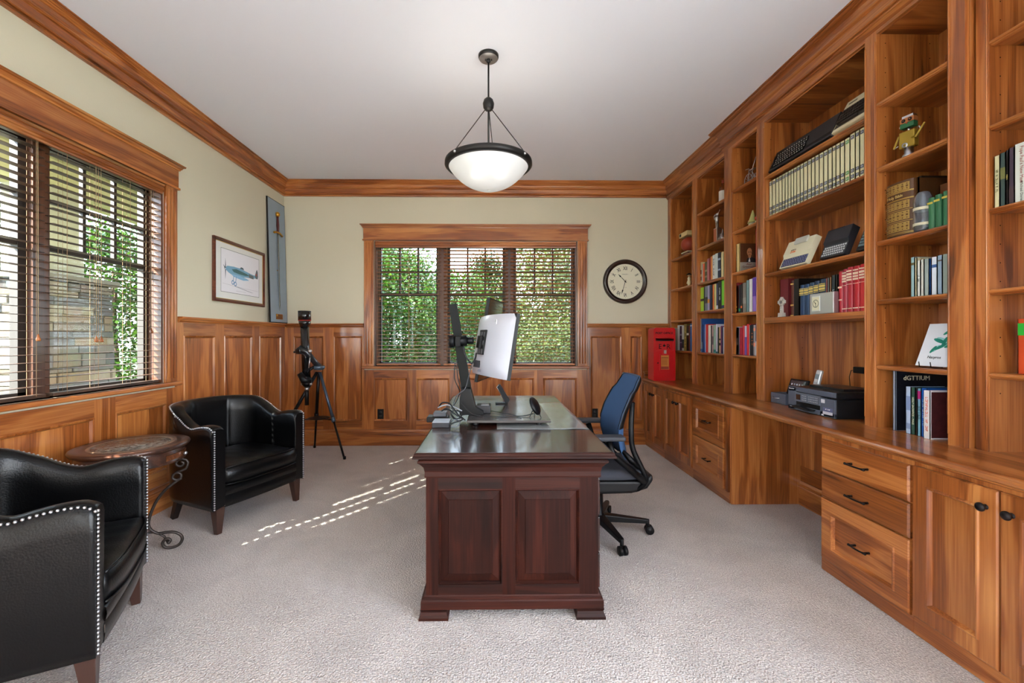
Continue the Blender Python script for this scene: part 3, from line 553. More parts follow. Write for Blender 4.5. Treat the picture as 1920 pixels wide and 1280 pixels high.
# magazine binders
xs=[181,204,232,254,279,299,323,343,363,389,415,441,475,498,528,562,594,628,657,684,720,752,800,831,867]; ed=[170]+[(a+b)/2 for a,b in zip(xs,xs[1:])]+[886]
navy=mat('binder_navy',(40,52,84),.5); grn=mat('binder_green',(60,140,50),.5)
for i in range(25):
    a,b=XP(XMb,1400+ed[i]/4),XP(XMb,1400+ed[i+1]/4); w=a-b-.0022; h=.272 if i<22 else .283
    look='cream magazine binder with navy squares' if i!=21 else 'only binder with green squares'
    r=thing('magazine_binder','%s, %s from left in long row'%(look,ORD[i+1]),'binder',(XMb,a,2.209),R(-90),'cream magazine binders on the second shelf of the wide bay')
    cm=mat('binder_cream',(222,216,178),.5)
    MB().box(0,w,0,.004,0,h).box(0,.003,0,.22,0,h).box(w-.003,w,0,.22,0,h).build('binder_cover',cm,r)
    B(.003,w-.003,.004,.21,.004,h-.01).build('magazine_block',pages,r)
    q=MB(); s=min(w*.66,.021)
    for zc in (h-.022,.065,.03): q.box(w/2-s/2,w/2+s/2,-.001,-.0001,zc-s*.5,zc+s*.5)
    qo=q.build('spine_square',grn if i==21 else navy,r)
    q=MB()
    for zc in (h-.022,.065,.03): q.lathe([(s*.18,-.0015),(s*.3,-.0015)],10,c=(w/2,0,zc),ax='y')
    q.build('square_emblem',white,r)
# books on the fixed rail of the wide bay
def px2(a): return 1440+a/9.6
row(XMb+.06,1.4405,[(px2(220),px2(372),.285,(112,34,42),'large maroon leather book'),(px2(404),px2(462),.265,(96,46,30),'brown leather book with gilt bands',dict(bands=[(.88,.92),(.3,.34),(.02,.05)],tc=(220,180,90),rounded=True)),(px2(466),px2(556),.27,(16,13,14),'large black book behind the blue set',dict(d=.22))],'behind celtic cross','large books on the fixed shelf')
bl=dict(bands=[(.66,.68),(.70,.76),(.78,.84),(.86,.88)],tc=(214,190,100),rounded=True)
row(XMb+.03,1.4405,[(px2(562),px2(641),.215,(26,60,96),'dark blue cloth volume with gilt title',bl),(px2(645),px2(727),.215,(26,60,96),'dark blue cloth volume with gilt title',bl),(px2(731),px2(812),.22,(28,56,86),'dark blue cloth volume with gilt title',bl),(px2(820),px2(906),.225,(30,52,80),'dark blue cloth volume with gilt title',bl),(px2(914),px2(1030),.23,(30,50,76),'thick dark blue volume with gilt title',bl)],'blue set','blue cloth volumes')
row(XMb+.035,1.4405,[(px2(1044),px2(1068),.232,(176,96,88),'thin pink book behind the silver clock'),(px2(1070),px2(1105),.232,(110,106,104),'grey book behind the silver clock'),(px2(1112),px2(1142),.235,(176,128,96),'tan book behind the silver clock'),(px2(1148),px2(1212),.245,(30,40,46),'black book with white capitals',dict(title='~8',tc=(230,230,226))),(px2(1216),px2(1250),.245,(20,20,22),'thin black book')],'between blue and red sets','books between the blue and red sets')
rd=dict(bands=[(.62,.63),(.70,.74),(.76,.80),(.82,.87),(.90,.93),(.08,.1)],tc=(236,206,180),rounded=True)
row(XMb+.02,1.4405,[(px2(1256),px2(1330),.255,(176,30,44),'red bound volume with small cream marks',dict(bands=[(.6,.64),(.3,.33)],tc=(236,206,180),rounded=True)),(px2(1332),px2(1408),.265,(160,30,52),'crimson bound volume with cream titles',rd),(px2(1410),px2(1508),.272,(170,28,44),'crimson bound volume with cream titles',rd),(px2(1524),px2(1626),.272,(186,28,40),'red bound volume with cream titles',rd),(px2(1636),px2(1756),.275,(200,40,44),'thick red volume with gilt bands against the stile',rd)],'red set','red bound volumes')
# tall bay
px3=lambda a:1620+a/2.91
row(XMb,1.495,[(px3(255),px3(276),.2,(150,186,190),'pale teal book with gilt title',dict(bands=[(.8,.86)],tc=(90,80,40),d=.22)),(px3(277),px3(289),.195,(206,196,160),'cream book with dotted top'),(px3(290),px3(308),.178,(222,224,218),'slim white book',dict(title='~6',tc=(70,70,60))),(px3(309),px3(327),.18,(216,216,206),'slim off-white book'),(px3(328),px3(355),.18,(150,164,160),'grey cloth book'),(px3(356),px3(366),.178,(24,84,160),'thin blue book'),(px3(367),px3(399),.182,(214,222,232),'white book with blue title',dict(bands=[(.72,.8)],tc=(50,90,150))),(px3(400),px3(427),.185,(140,164,184),'blue-grey book',dict(bands=[(.85,.88)],tc=(80,70,50))),(px3(428),px3(462),.186,(146,160,150),'grey-green book next to the pilaster')],'shelf above easel print','pale books above the easel print',.15)
px4=lambda a:1660+a/9.146
r=book('tall thin picture book with dark cover and elegant pale title',XMb,XP(XMb,px4(128)),XP(XMb,px4(176)),ZT+.001,.318,.30,(150,160,176),group='books standing on the worktop of the tall bay')
w=XP(XMb,px4(128))-XP(XMb,px4(176)); B(w,w+.0012,.004,.298,.002,.316).build('front_cover',mat('cover_night',(18,20,30),.35,var=.9,bscale=22),r)
t_=text('cover_title','dGTTIUM',.034,(w+.0024,.11,.275),mat('title_cream',(220,210,180),.5),r); t_.rotation_euler=(0,0,R(90))
row(XMb,ZT+.001,[(px4(352),px4(438),.238,(176,196,222),'pale blue book',dict(bands=[(.1,.22),(.5,.8)],tc=(130,150,190))),(px4(440),px4(512),.238,(44,78,66),'dark green book lettered for the holy mass',dict(title='HOLY SACRIFICE - MASS',tc=(236,230,200))),(px4(514),px4(548),.236,(30,30,30),'thin black book'),(px4(550),px4(612),.235,(120,176,196),'light blue book with magenta label',dict(bands=[(.78,.95)],tc=(170,40,110),title='~14',pts=(40,60,60))),(px4(614),px4(716),.24,(20,84,166),'royal blue book with white dots',dict(title='~15',tc=(226,230,240)))],'worktop right of dark book','books standing on the worktop of the tall bay')
r=book('white-spined book with dark red patterned cover beside the pilaster',XMb-.02,XP(XMb,px4(722)),XP(XMb,px4(838)),ZT+.001,.232,.18,(228,224,224),title='~17',tc=(226,110,80),group='books standing on the worktop of the tall bay')
w=XP(XMb,px4(722))-XP(XMb,px4(838)); B(w,w+.0012,.006,.178,.006,.226).build('front_cover',mat('cover_wine',(74,34,36),.4,var=.8,bscale=30),r)
B(w+.0012,w+.002,.08,.16,.12,.20).build('title_panel',mat('cover_dusky',(150,96,86),.5),r)
for s_,z_ in (('~4',.182),('RO',.16),('~5',.138)):
    t_=text('cover_title',s_,.02,(w+.0026,.12,z_),mat('title_maroon',(110,40,30)),r); t_.rotation_euler=(0,0,R(90))
# near bay
px5=lambda a:1850+a/8
row(XAb-.02,1.843,[(px5(112),px5(198),.218,(206,202,160),'beige book with faded title',dict(title='~14',tc=(110,110,70))),(px5(200),px5(284),.222,(58,78,76),'dark green book with faint gilt title',dict(bands=[(.5,.72)],tc=(110,112,66))),(px5(286),px5(330),.226,(14,14,16),'black book with yellow and white title',dict(title='~7',tc=(230,215,120))),(px5(332),px5(414),.23,(64,52,66),'dark plum book with white edge',dict(bands=[(.0,.3)],tc=(70,56,60)))],'nearest bay middle shelf','books in the nearest bay',.17)
a,b=XP(XAb-.02,px5(416)),XP(XAb-.02,px5(640)); r=book('broad white book about the new mass at right edge',XAb-.02,a,b,1.843,.236,.17,(216,220,210),group='books in the nearest bay')
text('spine_title',"Pope Paul's New Mass",.0165,(.024,-.0012,.148),mat('title_faded_red',(150,80,70)),r,'v',.0003); text('spine_title','Michael Davies',.0135,(.024,-.0012,.038),mat('title_grey',(90,90,84)),r,'v',.0003); MB().lathe([(0,-.0012),(.0028,-.0012),(.0028,0)],10,c=(.024,0,.078),ax='y').build('spine_dot',black,r)
book('orange book with bright green band at right edge',XAb,XP(XAb,1908),XP(XAb,1936),1.141,.225,.17,(196,70,28),bands=[(.70,.92)],tc=(40,170,50),group='books in the nearest bay')
# ---------------------------------------------------------------- ornaments and machines on the shelves
def pY_(x,X): return yat(x,X)
# far bay: carved box, ball on it, cream box on top
Y=pY_(1292,2.22); 
r=thing('ornament_base','small pale-topped block carrying the red ball ornament','stand',(2.22,Y,2.2135),R(-90)); B(-.075,.075,-.05,.05,0,.035).build('base_block',mat('dusty_red',(120,70,56),.6),r); B(-.08,.08,-.055,.055,.035,.045).build('base_top',mat('cream_paint',(214,200,170),.6),r)
r=tag(MB().ball((0,0,0),.085,16).build('leather_ball',mat('ball_leather',(150,56,34),.5,bump=.2,bscale=120),None,loc=(2.22,Y,2.2135+.045+.085)),'worn red-brown leather ball between cream box and pale block','ball')
r=thing('cream_box','flat cream box with black mark balanced on red ball','box',(2.21,Y,2.429),R(-90),rot=(0,0,R(-90))); B(-.10,.10,-.06,.06,0,.05).build('box_body',mat('box_cream',(220,196,140),.6),r,bevel=.002); B(-.085,-.045,-.0615,-.0602,.01,.04).build('printed_mark',black,r)
def figure(name,label,cat,loc,parts,group=None):
    r=thing(name,label,cat,loc,R(-90),group)
    for (nm,mb,mt) in parts: mb.build(nm,mt,r)
    return r
cream=mat('old_cream',(214,200,160),.6); silver=mat('pewter',(196,196,200),.28,1)
Y=pY_(1292,2.19)
m=MB().lathe([(0,0),(.03,0),(.032,.008),(.012,.014),(.018,.03),(.022,.05),(.014,.075),(.018,.09),(.008,.11),(0,.112)],14); m.tube([(0,0,.085),(-.025,-.005,.06),(-.03,-.01,.035)],.006,6)
figure('figurine','small cream figurine with dark hat on far bay middle shelf','figurine',(2.19,Y,1.8585),[('figure_body',m,cream),('figure_head',MB().ball((0,0,.125),.016,8),mat('figure_skin',(190,150,110),.6)),('figure_hat',MB().lathe([(0,.15),(.014,.148),(.02,.136),(.032,.134),(.032,.130),(0,.13)],12),black)])
# bottle
Y=pY_(1356,2.21)
figure('whisky_bottle','old bottle with white label and brown neck on second bay top shelf','bottle',(2.21,Y,2.5725),[('bottle_body',MB().lathe([(0,0),(.035,0),(.038,.005),(.038,.13),(.03,.155),(.013,.17),(.012,.21),(0,.21)],20),mat('amber_glass',(120,60,26),.15,coat=.5)),('bottle_label',MB().lathe([(.0385,.02),(.0385,.12)],20),mat('label_paper',(226,220,210),.6)),('bottle_cap',MB().lathe([(.0145,.195),(.0145,.225),(0,.225)],14),mat('cap_red',(150,60,40),.4))])
# golf trophy
Y=pY_(1345,2.17)
m=MB(); m.beam((-.008,0,.13),(-.018,0,.19),.012,.014); m.beam((.014,0,.13),(.004,0,.19),.012,.014); m.lathe([(0,.185),(.016,.19),(.019,.22),(.02,.24),(.01,.25),(0,.252)],12,c=(-.006,0,0)); m.ball((-.004,0,.266),.014,8); m.tube([(-.02,0,.238),(-.036,-.01,.225),(-.024,-.02,.25),(.0,-.02,.262)],.0055,6); m.tube([(.01,0,.238),(.026,-.01,.25),(.044,-.012,.275)],.005,6); m.tube([(.04,-.012,.265),(.072,-.014,.29)],.0025,5); m.box(-.03,.03,-.02,.02,.125,.131)
figure('trophy','silver golfer trophy on wooden block on second bay shelf','trophy',(2.17,Y,2.2145),[('trophy_figure',m,silver),('trophy_block',B(-.032,.022,-.02,.02,0,.125),mat('block_wood',(176,96,60),.4)),('trophy_post',B(.022,.034,-.02,.02,0,.126),silver)])
Y=pY_(1355,2.16); m=MB(); m.lathe([(0,0),(.042,0),(.042,.006),(.03,.03),(.02,.045),(.008,.06),(.004,.09),(0,.1)],6); m.tube([(-.025,-.03,.004),(-.012,-.03,.05),(0,-.03,.02),(.014,-.03,.045),(.026,-.03,.004)],.003,5)
tag(m.build('pewter_cone','pewter' and silver,None,loc=(2.16,Y,2.2145),rot=(0,0,R(-90))),'small pointed pewter ornament right of the golfer trophy','ornament')
# wire bicycle
Y=pY_(1408,2.17); m=MB()
def wheel(cx,cz,rad,mm):
    mm.tube([(cx+rad*math.cos(2*PI*k/24),0,cz+rad*math.sin(2*PI*k/24)) for k in range(24)],.0028,5,closed=True)
    for k in range(10): mm.tube([(cx,0,cz),(cx+rad*math.cos(2*PI*k/10),0,cz+rad*math.sin(2*PI*k/10))],.0012,4)
w1=MB(); wheel(-.04,.055,.052,w1); w2=MB(); wheel(.06,.04,.037,w2)
m.tube([(-.04,0,.055),(-.03,0,.12),(-.028,0,.15)],.003,5); m.tube([(-.03,0,.12),(.02,0,.105),(.06,0,.04)],.003,5); m.tube([(-.04,0,.055),(.01,0,.045),(.06,0,.04)],.003,5); m.tube([(-.028,0,.15),(-.045,-.02,.145)],.0025,5); m.tube([(-.028,0,.15),(-.045,.02,.145)],.0025,5); m.tube([(.01,0,.045),(.02,0,.105),(.03,0,.15),(.07,0,.21)],.0028,5); m.box(.0,.05,-.012,.012,.12,.128)
r=figure('wire_bicycle','silver wire bicycle sculpture on top shelf of narrow bay','ornament',(2.17,Y,2.5705),[('bicycle_frame',m,silver),('wheel',w1,silver),('wheel',w2,silver)])
Y=pY_(1411.5,2.17)
figure('gnome','pale green gnome with tall pointed hat on narrow bay shelf','figurine',(2.17,Y,2.2085),[('gnome_body',MB().lathe([(0,0),(.032,0),(.034,.01),(.03,.035),(.026,.045),(0,.05)],18),mat('gnome_grey',(176,170,140),.6)),('gnome_hat',MB().lathe([(0,.145),(.004,.143),(.012,.115),(.024,.075),(.036,.045),(.040,.038),(.03,.037),(0,.04)],18),mat('gnome_green',(168,164,100),.55)),('gnome_nose',MB().ball((0,-.033,.05),.008,8),mat('gnome_skin',(206,160,120),.6))])
Y=pY_(1419.5,2.15); figure('red_trinket','tiny red and cream figure right of the pointed-hat gnome','figurine',(2.15,Y,2.2085),[('trinket_body',MB().lathe([(0,0),(.014,0),(.016,.02),(.01,.035),(0,.036)],12),cream),('trinket_head',MB().ball((0,0,.052),.018,8),mat('trinket_red',(176,60,44),.5))])
# home computers leaning on the shelves
def keys(m,x0,x1,z0,z1,nx,nz,y,th=.003,mi=0,stag=.3,gap=.22):
    w=(x1-x0)/nx; h=(z1-z0)/nz
    for j in range(nz):
        off=stag*w*(j%2)
        for i in range(nx):
            a=x0+i*w+off
            if a+w>x1+.01: continue
            m.box(a+w*gap/2,a+w*(1-gap/2),y-th,y,z0+j*h+h*gap/2,z0+(j+1)*h-h*gap/2,mi)
lean=lambda deg:(R(-deg),0,R(-90))
XT=2.17
def onshelf(name,label,X,px0,z,tilt,cat='home computer',th=.045):
    z+=th*math.sin(R(tilt))
    o=bpy.data.objects.new(name,None); col.objects.link(o); o.location=(X,pY_(px0,X),z); o.rotation_mode='XYZ'
    o.rotation_euler=Euler((R(-tilt),0,0)).to_matrix().to_4x4().to_euler()
    o.matrix_world=Matrix.Translation((X,pY_(px0,X),z))@Matrix.Rotation(R(-90),4,'Z')@Matrix.Rotation(R(-tilt),4,'X')
    return tag(o,label,cat,'old home computers on display')
K=mat('key_black',(20,20,22),.4); Kc=mat('key_legend',(200,200,196),.6); dk=mat('computer_black',(34,35,38),.45)
X=2.095; y0,y1=pY_(1440,X),pY_(1557,X); w=y0-y1
r=onshelf('black_computer','long black computer with keyboard leaning on wide bay top shelf',X,1440,2.5255,24)
B(0,w,0,.045,0,.165).build('computer_case',dk,r,bevel=.003); m=MB(); keys(m,.05,w*.60,.02,.125,13,5,-.0005,.007); m.build('keys',K,r); m=MB(); keys(m,.05,w*.60,.02,.125,13,5,-.0078,.0006,gap=.7); m.build('key_legends',Kc,r)
m=MB(); keys(m,.012,.036,.02,.13,1,5,-.0005,.006,stag=0); m.build('function_keys',K,r); m=MB()
for k in range(4): m.box(w*.62,w*.98,-.0015,0,.02+k*.006,.023+k*.006)
m.build('case_ribs',K,r)
X=2.095; y0,y1=pY_(1557.5,X),2.376; w=y0-y1
r=onshelf('beige_computer','beige computer with dark brown keyboard at right of top shelf',X,1557.5,2.5255,28,th=.05); bei=mat('computer_beige',(214,204,172),.5)
B(0,w,0,.05,0,.225).build('computer_case',bei,r,bevel=.006); m=MB(); keys(m,.02,w*.93,.05,.145,11,4,-.001,.012); m.build('keys',mat('key_brown',(44,36,30),.5),r); B(w*.2,w*.75,-.010,-.001,.03,.047).build('space_bar',mat('key_brown'),r); B(.012,w*.97,-.001,-.0001,.022,.15).build('key_bed',mat('key_bed_brown',(70,60,50),.5),r); B(.03,.09,-.001,-.0001,.19,.197).build('name_badge',bronze,r)
X=2.10; y0,y1=pY_(1461,X),pY_(1511,X); w=y0-y1
r=onshelf('white_computer','small white computer with blue flat keyboard and orange badge',X,1461,1.7795,24,th=.03)
wc=mat('computer_ivory',(222,216,188),.4); m=MB(); m.prism([(0,0),(-.001,.0),(-.001,.08),(-.012,.10),(-.012,.205),(.03,.205),(.03,0)],0,w,plane='yz'); m.build('computer_case',wc,r,bevel=.004)
B(w*.32,w*.78,-.026,-.013,.165,.212).build('top_hump',mat('computer_ivory2',(190,190,182),.5),r,bevel=.004)
B(.012,w-.012,-.0016,-.001,.008,.070).build('keypad_sheet',mat('keypad_navy',(28,34,66),.4),r); m=MB(); keys(m,.015,w-.014,.012,.068,10,4,-.0017,.0007,gap=.3); m.build('key_prints',mat('keypad_grey',(110,116,150),.5),r)
text('badge','ZX80',.022,(w*.36,-.0135,.110),mat('badge_orange',(226,110,40),.5),r); text('badge','~12',.007,(w*.36,-.0135,.126),black,r)
X=2.10; y0,y1=pY_(1536,X),pY_(1582,X); w=y0-y1
r=onshelf('black_slab_computer','black wedge computer with white key legends, middle of shelf',X,1536,1.7795,22,th=.036)
m=MB(); m.prism([(0,0),(.036,0),(.036,.185),(-.014,.19),(-.014,.10),(-.001,.085)],0,w,plane='yz'); m.build('computer_case',mat('computer_slate',(40,42,48),.4),r,bevel=.003); m=MB(); keys(m,.01,w-.01,.01,.075,10,4,-.001,.0012,gap=.35); m.build('keys',mat('key_light',(200,204,206),.5),r)
m=MB(); keys(m,.01,w*.7,.183,.189,8,1,-.0145,.001); m.build('case_vents',K,r)
X=2.10; w=.17
w=pY_(1604,X)-2.378
r=onshelf('rubber_key_computer','black computer with grey keys mostly hidden by right stile',X,1604,1.7795,22,th=.03)
B(0,w,0,.03,0,.19).build('computer_case',mat('computer_black2',(26,28,30),.4),r,bevel=.003); m=MB(); keys(m,.01,w-.01,.02,.12,9,5,-.0005,.003,gap=.3); m.build('keys',mat('key_teal',(110,130,134),.5),r)
# keyboard lying on top shelf of tall bay, dark case behind
X=2.13; y0,y1=pY_(1676,X),1.945; w=y0-y1
r=thing('folded_keyboard','slim black keyboard lying on top shelf of tall bay','keyboard',(X,y0,2.5635),R(-90)); m=MB(); m.prism([(0,0),(.17,0),(.17,.028),(0,.012)],0,w,plane='yz'); m.build('keyboard_case',black,r,bevel=.002)
m=MB()
for j in range(5):
    for i in range(10): m.box(.012+i*(w-.02)/10,.012+(i+.8)*(w-.02)/10,.02+j*.028,.042+j*.028,.014+j*.0026,.024+j*.0026)
m.build('keys',K,r); MB().ball((w*.38,.02,.026),.008,8).build('dial',bronze,r)
r=thing('wooden_case','dark wooden case behind black keyboard on top shelf','case',(2.33,2.17,2.5635),R(-90)); B(0,.2,0,.07,0,.18).build('case_body',WX,r,bevel=.004); B(-.004,.204,-.004,.072,.12,.126).build('case_lid_seam',bronze,r)
# tin robot
Y=pY_(1704,2.13); tin=mat('tin_yellow',(156,128,44),.35,.4); grn2=mat('tin_green',(44,96,60),.35,.3); org=mat('tin_orange',(166,104,60),.4,.3)
r=thing('tin_robot','yellow tin robot toy with green face on second shelf','toy robot',(2.13,Y,2.2115),R(-90))
r.rotation_euler=(0,0,R(-75))
MB().lathe([(0,0),(.026,0),(.026,.012),(.018,.022),(.019,.05),(0,.05)],16).build('base_can',silver,r)
b_=B(-.034,.034,-.018,.018,.05,.135).build('torso',tin,r,bevel=.005); MB().lathe([(.006,-.0215),(.013,-.0215),(.013,-.0182)],16,c=(-.006,0,.062),ax='y').build('dial_ring',silver,b_)
MB().tube([(0,0,.135),(0,0,.152)],.006,8).build('neck',silver,r)
h_=B(-.030,.030,-.016,.016,.152,.178).build('jaw',grn2,r,bevel=.002); B(-.030,.030,-.016,.016,.178,.203).build('face_plate',org,h_,bevel=.002); B(-.022,.026,-.014,.014,.203,.214).build('head_rim',silver,h_)
for s in (-1,1): MB().lathe([(.003,-.0185),(.008,-.0185),(.009,-.0162)],14,c=(s*.014,0,.19),ax='y').build('eye',black,h_)
MB().lathe([(0,-.0195),(.003,-.0195),(.004,-.0162)],10,c=(0,0,.175),ax='y').build('nose',mat('tin_red',(170,60,40),.4),h_); MB().ball((-.036,0,.168),.006,8).build('ear_bulb',mat('bulb',(230,180,160),.3),h_)
MB().beam((-.042,0,.125),(-.062,-.004,.066),.008,.008).build('arm',tin,r); m=MB(); m.beam((.042,0,.10),(.030,-.03,.085),.008,.008).beam((.040,-.02,.085),(.072,-.01,.145),.007,.007); m.build('arm',tin,r)
m=MB(); m.tube([(-.062,-.004,.066),(-.04,-.01,.072)],.002,5).tube([(.034,0,.135),(.044,0,.142),(.05,0,.125)],.003,6); m.build('wire',silver,r)
# bible
Y0,Y1=pY_(1655,2.115),pY_(1706,2.115); w=Y0-Y1; h=.29; brn=mat('bible_leather',(84,52,26),.45,bump=.3,bscale=50)
r=thing('bible','huge old bible with gilt panelled spine standing in tall bay','book',(2.115,Y0,1.8115),R(-90)); r.scale=(1,1,1)
P=[(0,.03)]+[(w/2-w/2*math.cos(PI*i/12),.03-.03*math.sin(PI*i/12)) for i in range(1,12)]+[(w,.03),(w,.05),(0,.05)]
m=MB().prism(P,0,h,plane='xy'); m.box(0,.006,.04,.26,0,h).box(w-.006,w,.04,.26,0,h); cv=m.build('cover',brn,r)
B(.006,w-.006,.05,.25,.006,h-.006).build('page_block',pages,r)
def arcstrip(mm,z0,z1,a0=.12,a1=.80,o=.0006):
    q=[(w/2-(w/2+o)*math.cos(PI*t),.03-(.03+o)*math.sin(PI*t)) for t in [a0+(a1-a0)*i/10 for i in range(11)]]
    vs=[(p[0],p[1],z) for p in q for z in (z0,z1)]; mm.add(vs,[(2*i,2*i+2,2*i+3,2*i+1) for i in range(10)],0,True)
m=MB()
for (a,b) in ((.03,.075),(.088,.133),(.146,.186),(.238,.278)): arcstrip(m,a,b)
m.build('gilt_panel',mat('gilt',(164,132,70),.45,.3,var=.35,bscale=180),r)
m=MB()
for z in (.016,.022,.080,.138,.192,.196,.230,.234): arcstrip(m,z,z+.002,.08,.92)
m.build('gilt_line',mat('gilt2',(206,170,90),.35,.6),r)
m=MB()
for (a,b) in ((.03,.075),(.088,.133),(.146,.186),(.238,.278)):
    for k in range(7):
        t=.17+k*.095
        for zz in (a+.008,(a+b)/2,b-.008):
            c=(w/2-(w/2+.0012)*math.cos(PI*t),.03-(.0312)*math.sin(PI*t),zz); m.ball(c,.003 if zz!=(a+b)/2 else .005,5)
m.build('tooled_ornament',mat('tooling',(110,76,34),.5),r)
t_=text('spine_title','Holy Bible',.021,(w*.47,-.0018,.213),mat('gilt3',(226,200,130),.3,.5),r)
r=book('large black book partly hidden behind the wrapped glass vase',2.19,pY_(1709,2.19)-.004,pY_(1709,2.19)-.054,1.8115,.305,.2,(24,18,18),group='dark books beside the bible')
m=MB().box(.05,.052,.006,.2,.0,.30); m.build('front_board',bmat((24,18,18)),r)
r=book('old brown leather book behind the green volumes',2.22,2.09,2.045,1.8115,.235,.18,(110,62,30),group='dark books beside the bible')
# wrapped glass vase
Y=pY_(1725,2.125); m=MB(); m.lathe([(0,0),(.030,0),(.034,.01),(.037,.05),(.036,.11),(.038,.145),(.034,.175),(.024,.195),(.018,.2),(.016,.198),(.03,.17),(.033,.14),(.031,.05),(.028,.012),(0,.01)],24)
r=thing('glass_vase','clear glass vase with cream straps between bible and green books','vase',(2.135,Y-.006,1.8115),R(-90)); m.build('vase_glass',mat('vase_glass',(214,222,232),.06,trans=.92,ior=1.45),r)
m=MB(); m.lathe([(.0378,.032),(.0378,.045)],24).lathe([(.0372,.108),(.0375,.122)],24); m.build('strap',mat('strap_cream',(206,198,170),.7),r)
gcol=dict(bands=[(.80,.86)],tc=(206,190,80),rounded=True)
row(2.12,1.8115,[(1738,1749.5,.155,(52,112,74),'green cloth book with gold band',gcol),(1750.5,1762.5,.160,(44,104,68),'green cloth book with gold band',gcol),(1765.5,1776.5,.165,(48,112,72),'green cloth book with gold band',gcol)],'bible shelf right of vase','green cloth books beside the bible',.13)
# easel print
X=2.125; Ye=pY_(1716,X); w=.155
r=onshelf('easel_print','white card with teal brush strokes propped on wire easel',X,1716,1.150,20,'print',th=.004); r['group']=''
del r['group']
B(0,w,0,.004,.0,.22).build('card',mat('print_white',(222,226,232),.5),r)
tl=mat('print_teal',(20,130,110),.5); tl2=mat('print_light',(140,196,196),.5); m=MB(); m2=MB()
for (cx,cz,a,ln,wd) in ((.06,.085,60,.022,.007),(.09,.10,35,.03,.008),(.075,.13,-20,.03,.009),(.10,.125,80,.026,.008),(.125,.105,25,.02,.007),(.12,.15,100,.03,.010),(.10,.175,40,.022,.007),(.135,.18,75,.02,.008)):
    P=[(cx+ln*math.cos(t)*math.cos(R(a))-wd*math.sin(t)*math.sin(R(a)),cz+ln*math.cos(t)*math.sin(R(a))+wd*math.sin(t)*math.cos(R(a))) for t in [2*PI*k/14 for k in range(14)]]
    m.prism(P,-.0008,-.0001)
    m2.prism([(p[0]+.012,p[1]+.006) for p in P],-.0004,-.0001)
m2.build('brush_stroke_pale',tl2,r); m.build('brush_stroke',tl,r); text('signature','Nasyros',.019,(w*.5,-.0006,.045),mat('ink',(40,44,48),.6),r)
r=thing('wire_easel','black wire easel holding the teal brushwork print','easel',(X,Ye,1.1415),R(-90)); m=MB()
for xx in (.045,.10): m.tube([(xx,-.028,.03),(xx,-.024,.006),(xx,-.01,.003),(xx,.03,.003),(xx,.075,.20)],.002,6); m.tube([(xx,.075,.2),(xx+.0,.16,.003)],.002,6)
m.tube([(.045,.06,.15),(.10,.06,.15)],.002,6); m.build('easel_wire',blackm,r)
# celtic cross
Y=pY_(1464.5,2.11); stone=mat('cross_stone',(190,182,172),.6,bump=.3,bscale=120)
r=thing('celtic_cross','small carved celtic cross in front of the maroon book','cross',(2.115,Y,1.4405),R(-90)); m=MB(); m.prism([(-.024,0),(.024,0),(.02,.03),(-.02,.03)],-.014,.014); m.build('cross_base',stone,r)
m=MB(); m.prism([(-.013,.03),(.013,.03),(.010,.085),(-.010,.085)],-.007,.007); m.box(-.010,.010,-.007,.007,.08,.145).box(-.036,.036,-.007,.007,.098,.12)
c_=m.build('cross_arms',stone,r,bevel=.001); m=MB(); n=24
for k in range(n):
    a=2*PI*k/n; b=2*PI*(k+1)/n
    m.add([(q*math.cos(t),y,.109+q*math.sin(t)) for t in (a,b) for q in (.020,.029) for y in (-.0055,.0055)],[(0,1,3,2),(4,6,7,5),(0,2,6,4),(1,5,7,3),(0,4,5,1),(2,3,7,6)])
m.build('cross_ring',stone,r); m=MB()
for k in range(5): m.ball((0,-.008,.05+k*.012),.0035,5)
m.ball((0,-.009,.109),.008,6); m.build('knotwork',mat('cross_dark',(130,126,120),.6),r)
# square silver clock
X=2.10; Ya,Yb_=pY_(1518,X),pY_(1549,X); w=Ya-Yb_; w=.112
r=thing('desk_clock','square silver desk clock with cream dial before blue volumes','clock',(X,Ya,1.4405),R(-90)); al=mat('brushed_silver',(196,196,200),.35,.9)
B(0,w+.085,0,.035,0,.135).build('clock_case',al,r,bevel=.004); f_=B(.022,.092,-.003,0,.02,.118).build('dial_frame',mat('dial_silver',(214,214,206),.4,.4),r,bevel=.002); B(.028,.086,-.0038,-.003,.028,.110).build('dial_face',mat('dial_cream',(222,216,184),.5),r)
m=MB(); m.lathe([(.020,-.0045),(.027,-.0045)],28,c=(.058,0,.069),ax='y'); m.build('chapter_ring',mat('dial_ring_grey',(150,150,130),.5),r); m=MB(); m.beam((.058,-.005,.069),(.047,-.005,.083),.002,.001).beam((.058,-.0052,.069),(.060,-.0052,.048),.0016,.001); m.ball((.058,-.005,.069),.003,6); m.build('clock_hand',black,r)
